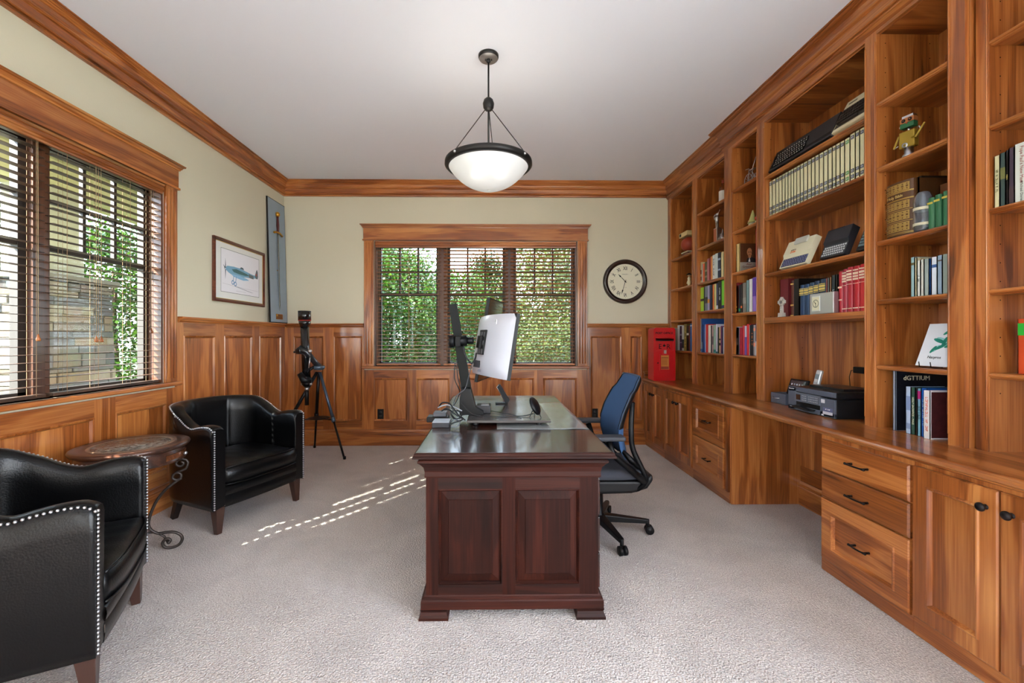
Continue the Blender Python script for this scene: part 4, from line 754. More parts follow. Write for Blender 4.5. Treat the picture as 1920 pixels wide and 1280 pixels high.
# ---------------------------------------------------------------- printer and neighbours on the worktop
PX=2.045; Ya=2.985
pm=mat('printer_grey',(84,91,104),.4); pb=mat('printer_black',(24,25,28),.35)
Yp=yat(1479,PX); w=.40
r=thing('printer','dark grey inkjet printer with control panel on the worktop','printer',(PX,Yp,ZT+.0005),R(-90)); h=.172
bd=B(0,w,.004,.34,0,.115).build('printer_body',pb,r,bevel=.006,seg=3); B(-.001,w+.001,.0,.342,.117,.158).build('scanner_lid',pb,r,bevel=.01,seg=3)
m=MB(); m.box(0,.075,-.004,.01,.006,.157).box(.285,w,-.004,.01,.006,.115).box(0,w,-.004,.01,.126,.158).box(0,w,-.004,.012,.003,.034); m.build('front_panel',pm,r,bevel=.003)
B(.075,.285,-.001,.003,.034,.064).build('paper_slot',mat('slot_black',(4,4,5),.6),r)
cp=MB(); cp.prism([(-.010,.064),(-.008,.122),(.01,.122),(.01,.064)],.07,.29,plane='yz'); cpo=cp.build('control_panel',mat('panel_grey',(96,102,114),.4),r,bevel=.002)
B(.085,.125,-.0118,-.0095,.076,.112).build('display',mat('display_dark',(48,36,34),.15,coat=.5),cpo,bevel=.001)
m=MB()
for (cx,cz) in [(.145+.014*i,.078+.014*j) for i in range(10) for j in range(3) if i not in(3,)]: m.lathe([(0,-.0125),(.0038,-.0122),(.0042,-.010)],8,c=(cx,0,cz),ax='y')
m.build('buttons',mat('button_grey',(150,152,158),.4),cpo)
text('brand_lettering','brother',.015,(.035,-.0048,.143),white,r); text('model_lettering','~9',.006,(.035,-.0048,.022),white,r)
B(.10,.25,-.05,-.006,.028,.031).build('output_tray',pb,r); m=MB(); m.prism([(.09,.036),(.15,.05),(.20,.036),(.27,.026),(.25,.020),(.14,.028)],-.052,-.02); m.build('paper_stop',pb,r)
m=MB(); m.box(.295,.325,-.0045,-.0041,.085,.108).box(.31,.385,-.0045,-.0041,.018,.036).box(.298,.316,-.0045,-.0041,.008,.017); m.build('sticker_white',mat('sticker_paper',(206,206,212),.4),r); B(.31,.385,-.0046,-.0041,.036,.060).build('sticker_blue',mat('sticker_blue',(96,100,134),.4),r); text('sticker_text','~10',.010,(.347,-.005,.050),white,r)
B(.350,.368,-.008,-.004,.118,.126).build('usb_port',black,r)
t_=B(w,w+.0006,.19,.26,.075,.098).build('side_sticker',mat('side_sticker',(190,130,100),.4),r); t2=text('sticker_text','~8',.012,(w+.001,.225,.0865),white,r); t2.rotation_euler=(0,0,R(90))
m=MB(); m.box(.06,w-.06,.10,.30,.158,.172).box(.12,w-.08,.13,.26,.172,.1725); m.build('document_feeder',pb,r,bevel=.006)
Yd=yat(1440,2.10)
r=thing('desk_drawer_box','open grey desktop box with silver handle left of printer','box',(2.12,Yd-.003,ZT+.0005),R(-90)); m=MB(); m.box(0,.165,0,.012,0,.075).box(0,.008,.012,.26,0,.075).box(.157,.165,.012,.26,0,.075).box(.008,.157,.012,.26,0,.01).box(.008,.157,.25,.26,.01,.075); m.build('tray_body',pm,r,bevel=.002)
m=MB(); m.tube([(.035,-.001,.042),(.04,-.012,.04),(.075,-.014,.038),(.10,-.004,.041)],.003,8); m.build('handle',silver,r)
r=thing('desk_phone_screen','black touchscreen phone base propped behind the printer','phone',(2.17,yat(1466,2.17),ZT+.0005),R(-90)); B(0,.19,.06,.14,0,.075).build('phone_base',black,r,bevel=.01)
sc=B(0,.185,-.008,.008,-.06,.06); o=sc.build('phone_screen_case',black,r,bevel=.006); o.location=(.0,.055,.125); o.rotation_euler=(R(-18),0,0)
B(.018,.167,-.0095,-.0081,-.048,.048).build('display',mat('phone_display',(40,42,54),.1,coat=1),o)
m=MB()
for i in range(5):
    for j in range(2): m.box(.03+i*.026,.042+i*.026,-.0103,-.0096,.012-j*.032,.024-j*.032)
for i in range(5): m.box(.028+i*.026,.044+i*.026,-.0103,-.0096,-.034,-.031)
m.build('screen_icons',mat('icon_grey',(190,196,206),.4),o)
r=thing('cordless_handset','silver cordless phone handset upright behind the printer','phone',(2.22,yat(1518,2.22),ZT+.0005),R(-90)); B(.0,.06,0,.06,0,.10).build('cradle',black,r,bevel=.008)
o=B(-.024,.024,-.012,.012,-.085,.085).build('handset',mat('handset_silver',(206,206,206),.35,.3),r,bevel=.01,seg=3); o.location=(.032,.03,.18); o.rotation_euler=(R(-12),R(4),0)
B(-.016,.016,-.0135,-.012,.02,.055).build('display',mat('handset_display',(130,140,146),.2),o); m=MB()
for i in range(3):
    for j in range(5): m.box(-.017+i*.012,-.008+i*.012,-.0135,-.012,-.075+j*.016,-.065+j*.016)
m.build('keypad',mat('keypad_light',(176,178,182),.4),o)
X=2.405; Yq=yat(1612,X)
r=thing('power_adapter','black plug adapter with cable high on the bookcase back','adapter',(X-.0,Yq,1.075),R(-90)); B(-.02,.06,-.03,.018,-.018,.022).build('adapter_body',black,r,bevel=.004); MB().tube([(-.02,-.01,0),(-.05,-.015,-.005),(-.07,-.01,-.05),(-.065,-.005,-.15),(-.06,-.01,-.20)],.0025,6).build('cable',black,r)
# ---------------------------------------------------------------- red post box
red=mat('postbox_red',(196,20,24),.35,coat=.3); X0,X1=1.822,2.078
r=thing('post_box','red wall post box standing on the far end of worktop','post box',((X0+X1)/2,4.83,ZT+.0005),0); hw=(X1-X0)/2-.004; h=.60
m=MB(); P=[(-hw,0),(hw,0),(hw,h-.03)]+[(hw-.03+.03*math.cos(a),h-.03+.03*math.sin(a)) for a in [PI/2*k/6 for k in range(1,7)]]+[(-hw+.03+.03*math.cos(a),h-.03+.03*math.sin(a)) for a in [PI/2+PI/2*k/6 for k in range(0,7)]]
m.prism(P,0,.17); m.build('box_body',red,r,bevel=.004)
def inset(P,d):
    cx=0; cz=h/2; return [(p[0]*(1-d/hw),cz+(p[1]-cz)*(1-d/(h/2))) for p in P]
m=MB(); I=inset(P,.022); n=len(P); m.add([(p[0],-.010,p[1]) for p in P]+[(p[0],-.010,p[1]) for p in I]+[(p[0],0,p[1]) for p in P]+[(p[0],0,p[1]) for p in I],[(i,(i+1)%n,(i+1)%n+n,i+n) for i in range(n)]+[(i,i+2*n,(i+1)%n+2*n,(i+1)%n) for i in range(n)]+[(i+n,(i+1)%n+n,(i+1)%n+3*n,i+3*n) for i in range(n)])
m.build('front_rim',red,r); B(-hw+.02,hw-.02,-.022,0,h-.150,h-.118).build('slot_hood',red,r,bevel=.004); B(-hw+.024,hw-.024,-.0225,-.004,h-.150,h-.140).build('slot_shadow_gap',mat('slot_dark',(10,6,6),.7),r)
m=MB(); m.prism([(-.022,h-.145),(-.022,h-.118),(-.004,h-.112),(-.004,h-.145)],-hw+.02,hw-.02,plane='yz'); m.build('slot_flap',red,r)
text('lettering','POST OFFICE',.034,(0,-.0012,h-.062),black,r,depth=.001,bold=.0008)
text('cipher','E',.078,(-.047,-.0012,h-.215),black,r,depth=.001); text('cipher','R',.078,(.047,-.0012,h-.215),black,r,depth=.001)
m=MB(); c0=h-.200; m.box(-.014,.014,-.002,0,c0-.014,c0-.008); m.prism([(-.012,c0-.008),(.012,c0-.008),(.02,c0+.008),(.010,c0+.002),(.005,c0+.012),(0,c0+.004),(-.005,c0+.012),(-.010,c0+.002),(-.02,c0+.008)],-.002,0); m.box(-.0015,.0015,-.002,0,c0+.004,c0+.022).box(-.005,.005,-.002,0,c0+.014,c0+.017); m.build('crown_emblem',black,r)
dr=B(-hw+.012,hw-.012,-.008,0,.02,h-.262).build('collection_door',red,r,bevel=.002); B(-hw+.018,hw-.018,-.010,-.008,.02,.024).build('door_lip',red,r)
m=MB(); a=(-.055,.062,.115,.30); m.ring(a,-.008,a,-.016); m.ring(a,-.016,(a[0]+.012,a[1]-.012,a[2]+.012,a[3]-.012),-.016); m.ring((a[0]+.012,a[1]-.012,a[2]+.012,a[3]-.012),-.016,(a[0]+.012,a[1]-.012,a[2]+.012,a[3]-.012),-.010); m.build('card_frame',red,dr)
B(-.043,.050,-.0105,-.0082,.127,.288).build('collection_card',mat('card_ochre',(196,120,50),.5),dr); m=MB(); m.box(-.036,.042,-.0112,-.0105,.255,.262); 
for k in range(5): m.box(-.034,.03,-.0112,-.0105,.235-k*.013,.238-k*.013)
m.build('card_print',mat('card_ink',(110,60,26),.6),dr); B(-.04,.047,-.0112,-.0105,.13,.16).build('card_foot',mat('card_red',(150,60,44),.5),dr)
B(-.02,.026,-.018,-.008,.298,.352).build('tab_holder',red,dr,bevel=.002); B(-.010,.018,-.0195,-.018,.306,.346).build('tab_plate',mat('tab_grey',(170,150,140),.4),dr); MB().lathe([(0,-.014),(.007,-.013),(.008,-.008)],12,c=(-.075,0,.20),ax='y').build('lock',bronze,dr)
# ---------------------------------------------------------------- desk (built in room coordinates relative to its front left corner)
DX0,DX1,DY0,DY1=-.366,.5635,1.93,3.87; DW=DX1-DX0; DL=DY1-DY0
r=desk=thing('executive_desk','dark mahogany double pedestal desk in the middle of the carpet','desk',(DX0,DY0,0))
m=MB(); P=[(0,.765),(-.0,.7655),(.006,.765),(.012,.761),(.014,.755),(.012,.75),(.018,.745),(.018,.741),(0,.741)]
def rectsweep(m,x0,x1,y0,y1,prof):           # closed mitred moulding around a rectangle, prof (out,z)
    n=len(prof); vs=[]
    for (o,z) in prof: vs+=[(x0-o,y0-o,z),(x1+o,y0-o,z),(x1+o,y1+o,z),(x0-o,y1+o,z)]
    fs=[(4*k+i,4*k+(i+1)%4,4*k+4+(i+1)%4,4*k+4+i) for k in range(n-1) for i in range(4)]
    fs+=[(0,1,2,3),(4*n-4,4*n-3,4*n-2,4*n-1)]; m.add(vs,fs)
m=MB(); e=.018; rectsweep(m,e,DW-e,e,DL-e,[(0,.750),(.004,.752),(.004,.7648),(-.0,.7655)])
m.build('desktop',DY,r); m=MB(); rectsweep(m,e,DW-e,e,DL-e,[(0,.7635),(.0045,.7640),(.010,.7612),(.012,.757),(.012,.752),(.016,.748),(.018,.744),(.018,.740),(.012,.7373),(0,.7373)]); m.build('edge_moulding',DX,r)
m=MB(); rectsweep(m,.058,DW-.07,.038,DL-.038,[(0,.645),(.004,.645),(.006,.652),(.005,.672),(.010,.694),(.024,.712),(.034,.72),(.034,.728),(.030,.733),(.022,.7369),(0,.7369)]); m.build('cornice',DX,r)
bx0,bx1=.058,DW-.076
for k,(a,b) in enumerate(((.038,.60),(DL-.60,DL-.038))):
    m=MB(); m.box(bx0,bx1,a+.012,b-.0,.10,.645)
    pd=m.build('pedestal',DZ,r)
    m=MB(); rectsweep(m,bx0,bx1,a+.006,b,[(.0,.045),(.022,.046),(.022,.082),(.018,.088),(.018,.094),(.010,.10),(.002,.112),(0,.112)]); m.build('base_moulding',DX,pd)
    for (fx,s) in ((bx0,1),(bx1,-1)):
        for (fy,t) in ((a+.006,1),(b,-1)):
            q=MB(); o=.030; x_0,x_1=(fx-o,fx+.105) if s==1 else (fx-.105,fx+o); y_0,y_1=(fy-o,fy+.10) if t==1 else (fy-.10,fy+o)
            vs=[]
            for (oo,z) in ((0,0),(0,.012),(-.006,.022),(-.010,.034),(-.006,.044),(-.006,.0452)):
                xa,xb,ya,yb=x_0,x_1,y_0,y_1
                xa=xa-oo if s==1 else xa-oo*.6; xb=xb+oo; ya=ya-oo; yb=yb+oo
                vs+=[(xa,ya,z),(xb,ya,z),(xb,yb,z),(xa,yb,z)]
            n=6; q.add(vs,[(4*k2+i,4*k2+(i+1)%4,4*k2+4+(i+1)%4,4*k2+4+i) for k2 in range(n-1) for i in range(4)]+[(0,1,2,3),(20,21,22,23)]); q.build('foot',DX,pd)
# end panel with two raised fields, facing the camera
def raised(parent,rects,x0,x1,z0,z1,yf):
    m=MB(); xs=[x0]+[v for q in rects for v in q[:2]]+[x1]; pz0,pz1=rects[0][2],rects[0][3]
    for i in range(0,len(xs),2): B(xs[i],xs[i+1],yf,yf+.013,z0,z1).build('stile',DZ,parent)
    for rc in rects: B(rc[0],rc[1],yf+.0002,yf+.013,pz1,z1).build('rail',DX,parent); B(rc[0],rc[1],yf+.0002,yf+.013,z0,pz0).build('rail',DX,parent)
    for rc in rects:
        a,b,c,d=rc; q=MB(); q.ring((a,b,c,d),yf,(a+.005,b-.005,c+.005,d-.005),yf-.004).ring((a+.005,b-.005,c+.005,d-.005),yf-.004,(a+.013,b-.013,c+.013,d-.013),yf+.010)
        q.build('panel_moulding',DX,parent); q=MB(); A=(a+.012,b-.012,c+.012,d-.012); I=(a+.045,b-.045,c+.048,d-.048)
        q.ring(A,yf+.011,I,yf+.002); q.ring(I,yf+.002,(I[0]+.003,I[1]-.003,I[2]+.003,I[3]-.003),yf-.001); J=(I[0]+.003,I[1]-.003,I[2]+.003,I[3]-.003); q.add([(J[0],yf-.001,J[2]),(J[1],yf-.001,J[2]),(J[1],yf-.001,J[3]),(J[0],yf-.001,J[3])],[(0,1,2,3)])
        q.build('raised_panel',DZ,parent)
wpx=lambda x:((x-CX)/F+PSI)*1.972-DX0
raised(r,[(wpx(822),wpx(942),.152,.592),(wpx(966),wpx(1087),.152,.592)],bx0+.0005,bx1-.0005,.10,.645,.037)
B(bx0+.03,bx0+.05,.60,DL-.60,.10,.70).build('modesty_panel',DZ,r)
for (a,b) in ((.06,.58),(DL-.58,DL-.06)):
    for z0,z1 in ((.46,.63),(.29,.45),(.12,.28)):
        d=B(bx1,bx1+.014,a,b,z0,z1).build('drawer',DY,r,bevel=.004)
        MB().tube([(bx1+.014,(a+b)/2-.05,(z0+z1)/2),(bx1+.03,(a+b)/2-.03,(z0+z1)/2-.01),(bx1+.03,(a+b)/2+.03,(z0+z1)/2-.01),(bx1+.014,(a+b)/2+.05,(z0+z1)/2)],.004,8).build('drawer_pull',brass,d)
DT=.7660
def onz(px,py,z):
    q=ray(px,py); t=(z-H)/q.z; return (q.x*t,q.y*t)
# clear mat
x0,y0=onz(932,805,DT); x1,y1=onz(1104,804,DT); xf,yf=onz(1072,768,DT)
m=MB(); n=26; yE=3.42; random.seed(4)
V=[];Fc=[]
for j in range(n*2+1):
    for i in range(n+1):
        X=x0+(x1-x0)*i/n; Y=y0+(yE-y0)*j/(2*n); V.append((X,Y,DT+.0016+.0022*max(0,math.sin(X*23+Y*9)*math.sin(Y*17-X*7+1))))
for j in range(n*2):
    for i in range(n): a=j*(n+1)+i; Fc.append((a,a+1,a+n+2,a+n+1))
m.add(V,Fc,0,True); mo=m.build('desk_mat',mat('clear_vinyl',(235,238,236),.08,trans=.75,ior=1.3,coat=.5)); sd=mo.modifiers.new('s','SOLIDIFY'); sd.thickness=.0012; tag(mo,'clear crinkled plastic desk mat along the chair side of desk','desk mat')
# sit-stand platform with leaning column
x0,y0=onz(875,789,.800); x1,_=onz(1034,789,.80); yb=3.30
r=plat=thing('desk_riser','low dark platform with leaning black monitor column on the desk','desk riser',(x0,y0,DT),0); w=x1-x0; L=yb-y0
gp=mat('riser_top',(74,68,66),.25,coat=.3)
B(0,w,0,L,.021,.036).build('platform',gp,r,bevel=.004,seg=3)
for fx in (.05,w-.07):
    for fy in (.05,L-.06): MB().lathe([(0,.0005),(.016,.0005),(.018,.006),(.014,.021)],16,c=(fx,fy,0)).build('foot',black,r)
# column in riser coordinates
rel=lambda X,Y,Z:(X-x0,Y-y0,Z-DT)
cg=mat('column_black',(14,17,16),.5,spec=.25)
m=MB(); cb_=rel(-.150,2.80,.815); ct_=rel(-.262,2.80,1.508); m.beam(cb_,ct_,.066,.05,w2=.052,h2=.04,up=(0,1,0)); col_=m.build('column',cg,r,bevel=.003)
m=MB(); pz=[(-.05,0),(.10,0),(.10,.02),(.05,.05),(.02,.165),(-.04,.165),(-.05,.10)]; m.prism(pz,-.05,.05); o=m.build('column_base',black,r,bevel=.003); o.location=rel(-.16,2.73,.8025)
B(-.0,.09,-.06,.05,0,.05).build('hub_box',mat('hub_dark',(40,40,44),.35),r,bevel=.004,loc=rel(-.105,2.80,.8025)); B(.03,.08,-.05,.02,.05,.054).build('hub_port_plate',mat('hub_grey',(150,150,150),.4),r,loc=rel(-.105,2.80,.8025))
cl=rel(-.225,2.72,1.265)
m=MB(); m.tube([(cl[0]-.045,cl[1],cl[2]),(cl[0]+.06,cl[1],cl[2]+.005)],.034,16); m.tube([(cl[0]-.05,cl[1],cl[2]),(cl[0]-.02,cl[1],cl[2])],.041,16); m.box(cl[0]-.01,cl[0]+.02,cl[1]-.04,cl[1]+.1,cl[2]-.03,cl[2]+.03)
m.tube([(cl[0]+.05,cl[1],cl[2]+.005),(cl[0]+.10,cl[1]-.01,cl[2]+.005)],.022,12); m.build('monitor_arm',blackm,r)
# curved monitor seen from behind (local: screen faces +x, width along y)
def curved(name,label,pn,pf,z0,z1,lean,back,bulge,thick,rb=.08):
    """pn,pf: near and far (X,Y) of the mid line; lean: forward shift in X from bottom to top"""
    a=Vector((pn[0],pn[1])); b=Vector((pf[0],pf[1])); d=(b-a); Wd=d.length; ang=math.atan2(d.x,d.y)
    r=thing(name,label,'monitor',((a.x+b.x)/2,(a.y+b.y)/2,z0)); r.rotation_euler=(0,math.atan2(lean,z1-z0),-ang); h=z1-z0; hw=Wd/2
    N=24; Z=14
    def sx(t): return -bulge*(1-(2*t-1)**2)            # curve of the panel
    def bx(t,u):                                        # back depth profile
        e=max(abs(2*t-1)**4,abs(2*u-1)**4); return -thick*(1-e)-.012
    V=[];Fc=[]
    for i in range(N+1):
        t=i/N
        for j in range(Z+1):
            u=j/Z; V.append((sx(t)+bx(t,u),-hw+Wd*t,h*u))
    for i in range(N):
        for j in range(Z): q=i*(Z+1)+j; Fc.append((q,q+1,q+Z+2,q+Z+1))
    m=MB().add(V,Fc,0,True); bk=m.build('back_shell',back,r)
    V=[]; 
    for i in range(N+1):
        t=i/N
        for (xx,zz) in ((-.012,-.0005),(.010,-.0005),(.010,h+.0005),(-.012,h+.0005)): V.append((sx(t)+xx,-hw-.001+(Wd+.002)*t,zz))
    Fc=[(4*i+k,4*i+(k+1)%4,4*i+4+(k+1)%4,4*i+4+k) for i in range(N) for k in range(4)]+[(0,1,2,3),(4*N,4*N+1,4*N+2,4*N+3)]
    MB().add(V,Fc).build('bezel',black,r)
    V=[(sx(i/N)+.0105,-hw+.01+(Wd-.02)*i/N,zz) for i in range(N+1) for zz in (.01,h-.01)]
    MB().add(V,[(2*i,2*i+1,2*i+3,2*i+2) for i in range(N)],0,True).build('screen',mat('screen_black',(6,6,8),.12,coat=.6),r)
    return r,sx,bx,hw,h
wb_=mat('monitor_white',(196,196,204),.3,coat=.3)
r,sx,bx,hw,h=curved('curved_monitor','large curved monitor showing its white back, black front edge','', '',0,1,0,wb_,0,0) if False else curved('curved_monitor','large curved monitor showing its white back, black front edge',(.092,2.47),(-.135,3.02),1.04,1.435,.066,wb_,.035,.028)
# mount plate, vents and ports on the back (local)
bxm=sx(.48)+bx(.48,.5)
m=MB(); m.box(bxm-.012,bxm+.002,-.03,.07,.13,.29).box(bxm-.03,bxm-.01,.0,.05,.17,.25); m.build('mount_plate',black,r,bevel=.003)
m=MB()
for j in range(3):
    for k in range(3): m.box(bxm-.014,bxm-.011,-.025+.034*j,-.008+.034*j,.135+.055*k,.165+.055*k)
m.build('mount_slots',mat('slot_dark2',(90,90,94),.4),r)
m=MB(); m.box(bxm-.002,bxm+.006,.02,.12,.045,.09); 
m.build('port_recess',mat('port_dark',(60,60,66),.5),r)
m=MB()
for k in range(4): m.box(bxm-.004,bxm+.0,-.02+.012*k,-.012+.012*k,.02+.0*k,.035)
m.build('regulatory_marks',mat('mark_grey',(130,130,138),.5),r)
m=MB(); m.tube([(bxm+.006+.0*k,-.13+.016*math.cos(R(20+24*k)),.335+.02*math.sin(R(20+24*k))) for k in range(9)],.003,6); 
m.build('maker_emblem',mat('emblem_bright',(240,240,244),.2),r)
r,sx,bx,hw,h=curved('black_monitor','tall black monitor behind the white-backed curved one','', '',0,1,0,black,0,0) if False else curved('black_monitor','tall black monitor turned upright behind the white-backed curved one',(-.125,3.14),(-.016,3.62),.962,1.592,.10,black,.0,.02)
# small desk things
def onplat(px,py): return onz(px,py,.8025)
X,Y=onplat(943,757)
r=thing('small_speaker','small black slanted speaker panel on flat foot on the platform','speaker',(X,Y+.01,.8030)); B(-.055,.035,-.03,.03,0,.009).build('speaker_foot',black,r,bevel=.002)
m=MB(); m.prism([(.035,.008),(.022,.008),(-.045,.125),(-.030,.142),(-.018,.140),(.048,.03)],-.03,.03); m.build('speaker_panel',mat('speaker_grille',(30,31,34),.5,bump=.5,bscale=400),r,bevel=.002); m=MB(); m.tube([(-.0305,-.031,.142),(-.0455,-.031,.125),(.0215,-.031,.009)],.0022,6); m.build('speaker_trim',silver,r)
X,Y=onplat(1004,783)
r=thing('round_webcam','black disc-shaped lamp tilted on thin wire stand at platform edge','desk lamp',(X,Y+.03,.8030)); o=MB().lathe([(0,-.012),(.05,-.010),(.058,-.004),(.058,.006),(.045,.014),(0,.016)],32).build('disc',black,r,loc=(0,0,.066)); o.rotation_euler=(R(20),R(62),0)
m=MB(); m.tube([(.01,0,.05),(.03,-.02,.012),(.035,-.03,.0)],.0022,6).tube([(-.01,0,.05),(-.035,-.02,.0)],.0022,6).tube([(0,.01,.05),(.0,.045,.0)],.0022,6); m.build('stand_wire',blackm,r); o=MB().lathe([(.0,-.018),(.02,-.016),(.024,-.010)],24).build('hub',mat('lamp_hub',(50,52,56),.3),r,loc=(0,0,.066)); o.rotation_euler=(R(20),R(62),0)
x0_,y0_=onz(810,802,DT); x1_,_=onz(842,802,DT)
r=thing('drive_box','pale-topped dark drive box at the left edge of desk','hard drive',(x0_,y0_,DT)); B(0,x1_-x0_,0,.12,.0004,.03).build('drive_body',mat('drive_dark',(40,42,48),.35),r,bevel=.002); B(.001,x1_-x0_-.001,.001,.119,.030,.0325).build('drive_top',mat('drive_top',(170,174,182),.3),r); B(.02,.045,.05,.06,.0325,.0332).build('drive_mark',silver,r)
X,Y=onz(842,772,DT); Y=2.68
r=thing('adapter_brick','dark power brick among the cables left of platform','adapter',(X-.03,Y,DT)); B(-.07,.06,-.05,.05,.0004,.034).build('brick_body',black,r,bevel=.006); B(-.03,.05,-.045,.045,.035,.06).build('dock_body',mat('dock_grey',(70,72,78),.35),r,bevel=.004)
random.seed(9)
def cable(label,pts,rad=.0035,c=(18,18,20),name='cable'):
    # Catmull-Rom through points
    P=[Vector(p) for p in pts]; P=[P[0]*2-P[1]]+P+[P[-1]*2-P[-2]]; out=[]
    for i in range(1,len(P)-2):
        for k in range(8):
            t=k/8; a,b,c_,d=P[i-1],P[i],P[i+1],P[i+2]
            out.append(.5*((2*b)+(-a+c_)*t+(2*a-5*b+4*c_-d)*t*t+(-a+3*b-3*c_+d)*t**3))
    out.append(P[-2]); o=MB().tube(out,rad,8).build(name,mat('cable_%d_%d_%d'%c,c,.4)); tag(o,label,'cable','cables around the monitor column'); return o
def at(px,py,Y): q=ray(px,py); t=Y/q.y; return Vector((q.x*t,q.y*t,H+q.z*t))
z0=DT+.0045
cable('thick black cable looping from clamp down behind the white monitor',[at(868,648,2.7),at(874,668,2.68),at(884,681,2.66),at(891,672,2.68),at(893,662,2.72)],.005)
cable('grey cable hanging from monitor ports down to the power brick',[at(886,678,2.7),at(879,705,2.68),at(872,728,2.66),at(856,742,2.64),at(850,760,2.62),at(849,777,2.62)],.003,(60,60,64))
cable('thin black cable drooping left of the column to the cable heap',[at(853,680,2.74),at(852,708,2.72),at(858,724,2.7),at(862,735,2.66),at(856,752,2.62),at(846,766,2.6)],.003)
cable('black cable loop rising over left edge of desk',[at(823,763,2.66),at(829,755,2.64),at(842,756,2.6),at(852,768,2.56),at(862,781,2.52),at(872,787,2.50)],.0045)
cable('pale grey plug cable poking left over the desk edge',[at(821,764,2.64),at(835,759,2.62),at(850,762,2.6),at(866,770,2.58)],.004,(150,152,158))
cable('black cable looped beside the drive box',[at(842,797,2.47),at(852,792,2.48),at(862,789,2.49),at(868,784,2.52),at(856,778,2.56),at(838,766,2.6),at(828,770,2.62)],.0045)
cable('thin grey cable curling on desk right of the drive box',[at(843,792,2.50),at(853,786,2.53),at(862,790,2.49),at(858,799,2.44),at(846,800,2.44)],.003,(90,92,98))
cable('black cord lying across the platform towards the disc lamp',[at(866,755,2.62),at(876,768,2.60),at(892,778,2.585)+Vector((0,0,0)),(at(930,781,2.60)),at(965,780,2.62),at(985,779,2.63),at(1000,775,2.64)],.003)
cable('thin cord lying across the platform in front of the hub',[at(902,766,2.80),at(925,771,2.78),at(955,776,2.68),at(972,781,2.60),at(978,785,2.56)],.0018)
cable('coiled black cord piled between drive box and column',[at(846,777,2.6),at(856,785,2.58),at(866,778,2.62),at(858,770,2.66),at(846,772,2.66),at(850,784,2.57),at(864,790,2.55)],.0035)
cable('black cord rising from cable pile up the back of the column',[at(862,786,2.66),at(868,762,2.70),at(866,735,2.72),at(858,705,2.74),at(856,672,2.76)],.003)
# ---------------------------------------------------------------- office chair (local: faces -y)
oc=thing('office_chair','black swivel chair with blue fabric back tucked into desk','office chair',(.706,2.834,0),R(-90))
blue=mat('blue_fabric',(52,84,124),.85,bump=.35,bscale=420); bl2=mat('black_fabric',(24,25,28),.9,bump=.3,bscale=400)
def ypf(z):                                       # front surface of the back at height z (local y = room x - .706)
    T=[(.50,.165),(.58,.112),(.66,.092),(.74,.094),(.82,.118),(.90,.156),(.98,.198),(1.045,.232)]
    for (a,b),(c,d) in zip(T,T[1:]):
        if z<=c: return b+(d-b)*max(0,(z-a))/(c-a)
    return T[-1][1]
def hwid(z): return .19+.035*math.sin(PI*min(1,max(0,(z-.50)/.5)))-.02*max(0,(z-.92)/.12)
V=[];Fc=[];NX=16;NZ=24
for side in (0,1):
    for j in range(NZ+1):
        z=.53+.515*j/NZ; hwz=hwid(z)
        for i in range(NX+1):
            t=2*i/NX-1; ed_=abs(t)**6; ej=(abs(2*j/NZ-1))**10
            th=.045*(1-.75*max(ed_,ej)) if side else 0
            V.append((t*hwz,ypf(z)-.035*t*t*(1 if z<.95 else .7)+th+.008*max(ed_,ej)*(1-side),z+.0))
n0=(NX+1)*(NZ+1)
for j in range(NZ):
    for i in range(NX):
        a=j*(NX+1)+i; Fc+= [(a,a+1,a+NX+2,a+NX+1),(n0+a,n0+a+NX+1,n0+a+NX+2,n0+a+1)]
bd_=[i for i in range(NX+1)]+[j*(NX+1)+NX for j in range(1,NZ+1)]+[NZ*(NX+1)+i for i in range(NX-1,-1,-1)]+[j*(NX+1) for j in range(NZ-1,0,-1)]
for k in range(len(bd_)): a=bd_[k]; b=bd_[(k+1)%len(bd_)]; Fc.append((a,b,b+n0,a+n0))
MB().add(V,Fc,0,True).build('backrest',blue,oc)
V=[(x,y+.0465,z) for (x,y,z) in V[n0:]]; nn=[v for v in V if v[2]>.70]
m=MB(); base=[j for j in range(NZ+1) if .53+.515*j/NZ>.72]
vs=[V[j*(NX+1)+i] for j in base for i in range(NX+1)]; vs=[(x*1.01,y-.045,z) for (x,y,z) in vs]; m.add(vs,[(j*(NX+1)+i,j*(NX+1)+i+1,(j+1)*(NX+1)+i+1,(j+1)*(NX+1)+i) for j in range(len(base)-1) for i in range(NX)],0,True)
o=m.build('back_shell',black,oc); sd=o.modifiers.new('s','SOLIDIFY'); sd.thickness=.012; sd.offset=1
for s in (-1,1):
    pts=[(s*.15,.176,.88),(s*.17,.166,.83),(s*.185,.157,.76),(s*.20,.152,.69),(s*.202,.155,.63),(s*.205,.17,.575),(s*.21,.21,.49),(s*.21,.24,.42),(s*.19,.22,.36),(s*.15,.15,.325),(s*.05,-.05,.32)]
    m=MB(); P=[Vector(p) for p in pts]; PP=[P[0]]+P+[P[-1]]; out=[]
    for i in range(1,len(PP)-2):
        for k in range(5):
            t=k/5; A,B_,C_,D=PP[i-1],PP[i],PP[i+1],PP[i+2]; out.append(.5*((2*B_)+(-A+C_)*t+(2*A-5*B_+4*C_-D)*t*t+(-A+3*B_-3*C_+D)*t**3))
    m.tube(out,.017,12,r2=.013); m.build('spine_frame',blackm,oc)
    MB().tube([(s*.20,.10,.585),(s*.205,.15,.53),(s*.205,.20,.49)],[.014,.02,.018],10).build('back_bracket',blackm,oc)
    m=MB(); m.tube([(s*.20,.23,.40),(s*.26,.14,.48),(s*.275,.02,.58),(s*.275,-.01,.665)],[.022,.02,.018,.02],12); m.build('arm_post',blackm,oc)
    B(s*.275-.045,s*.275+.045,-.105,.085,.672,.700).build('armrest',mat('arm_pad',(52,54,60),.55),oc,bevel=.011,seg=3)
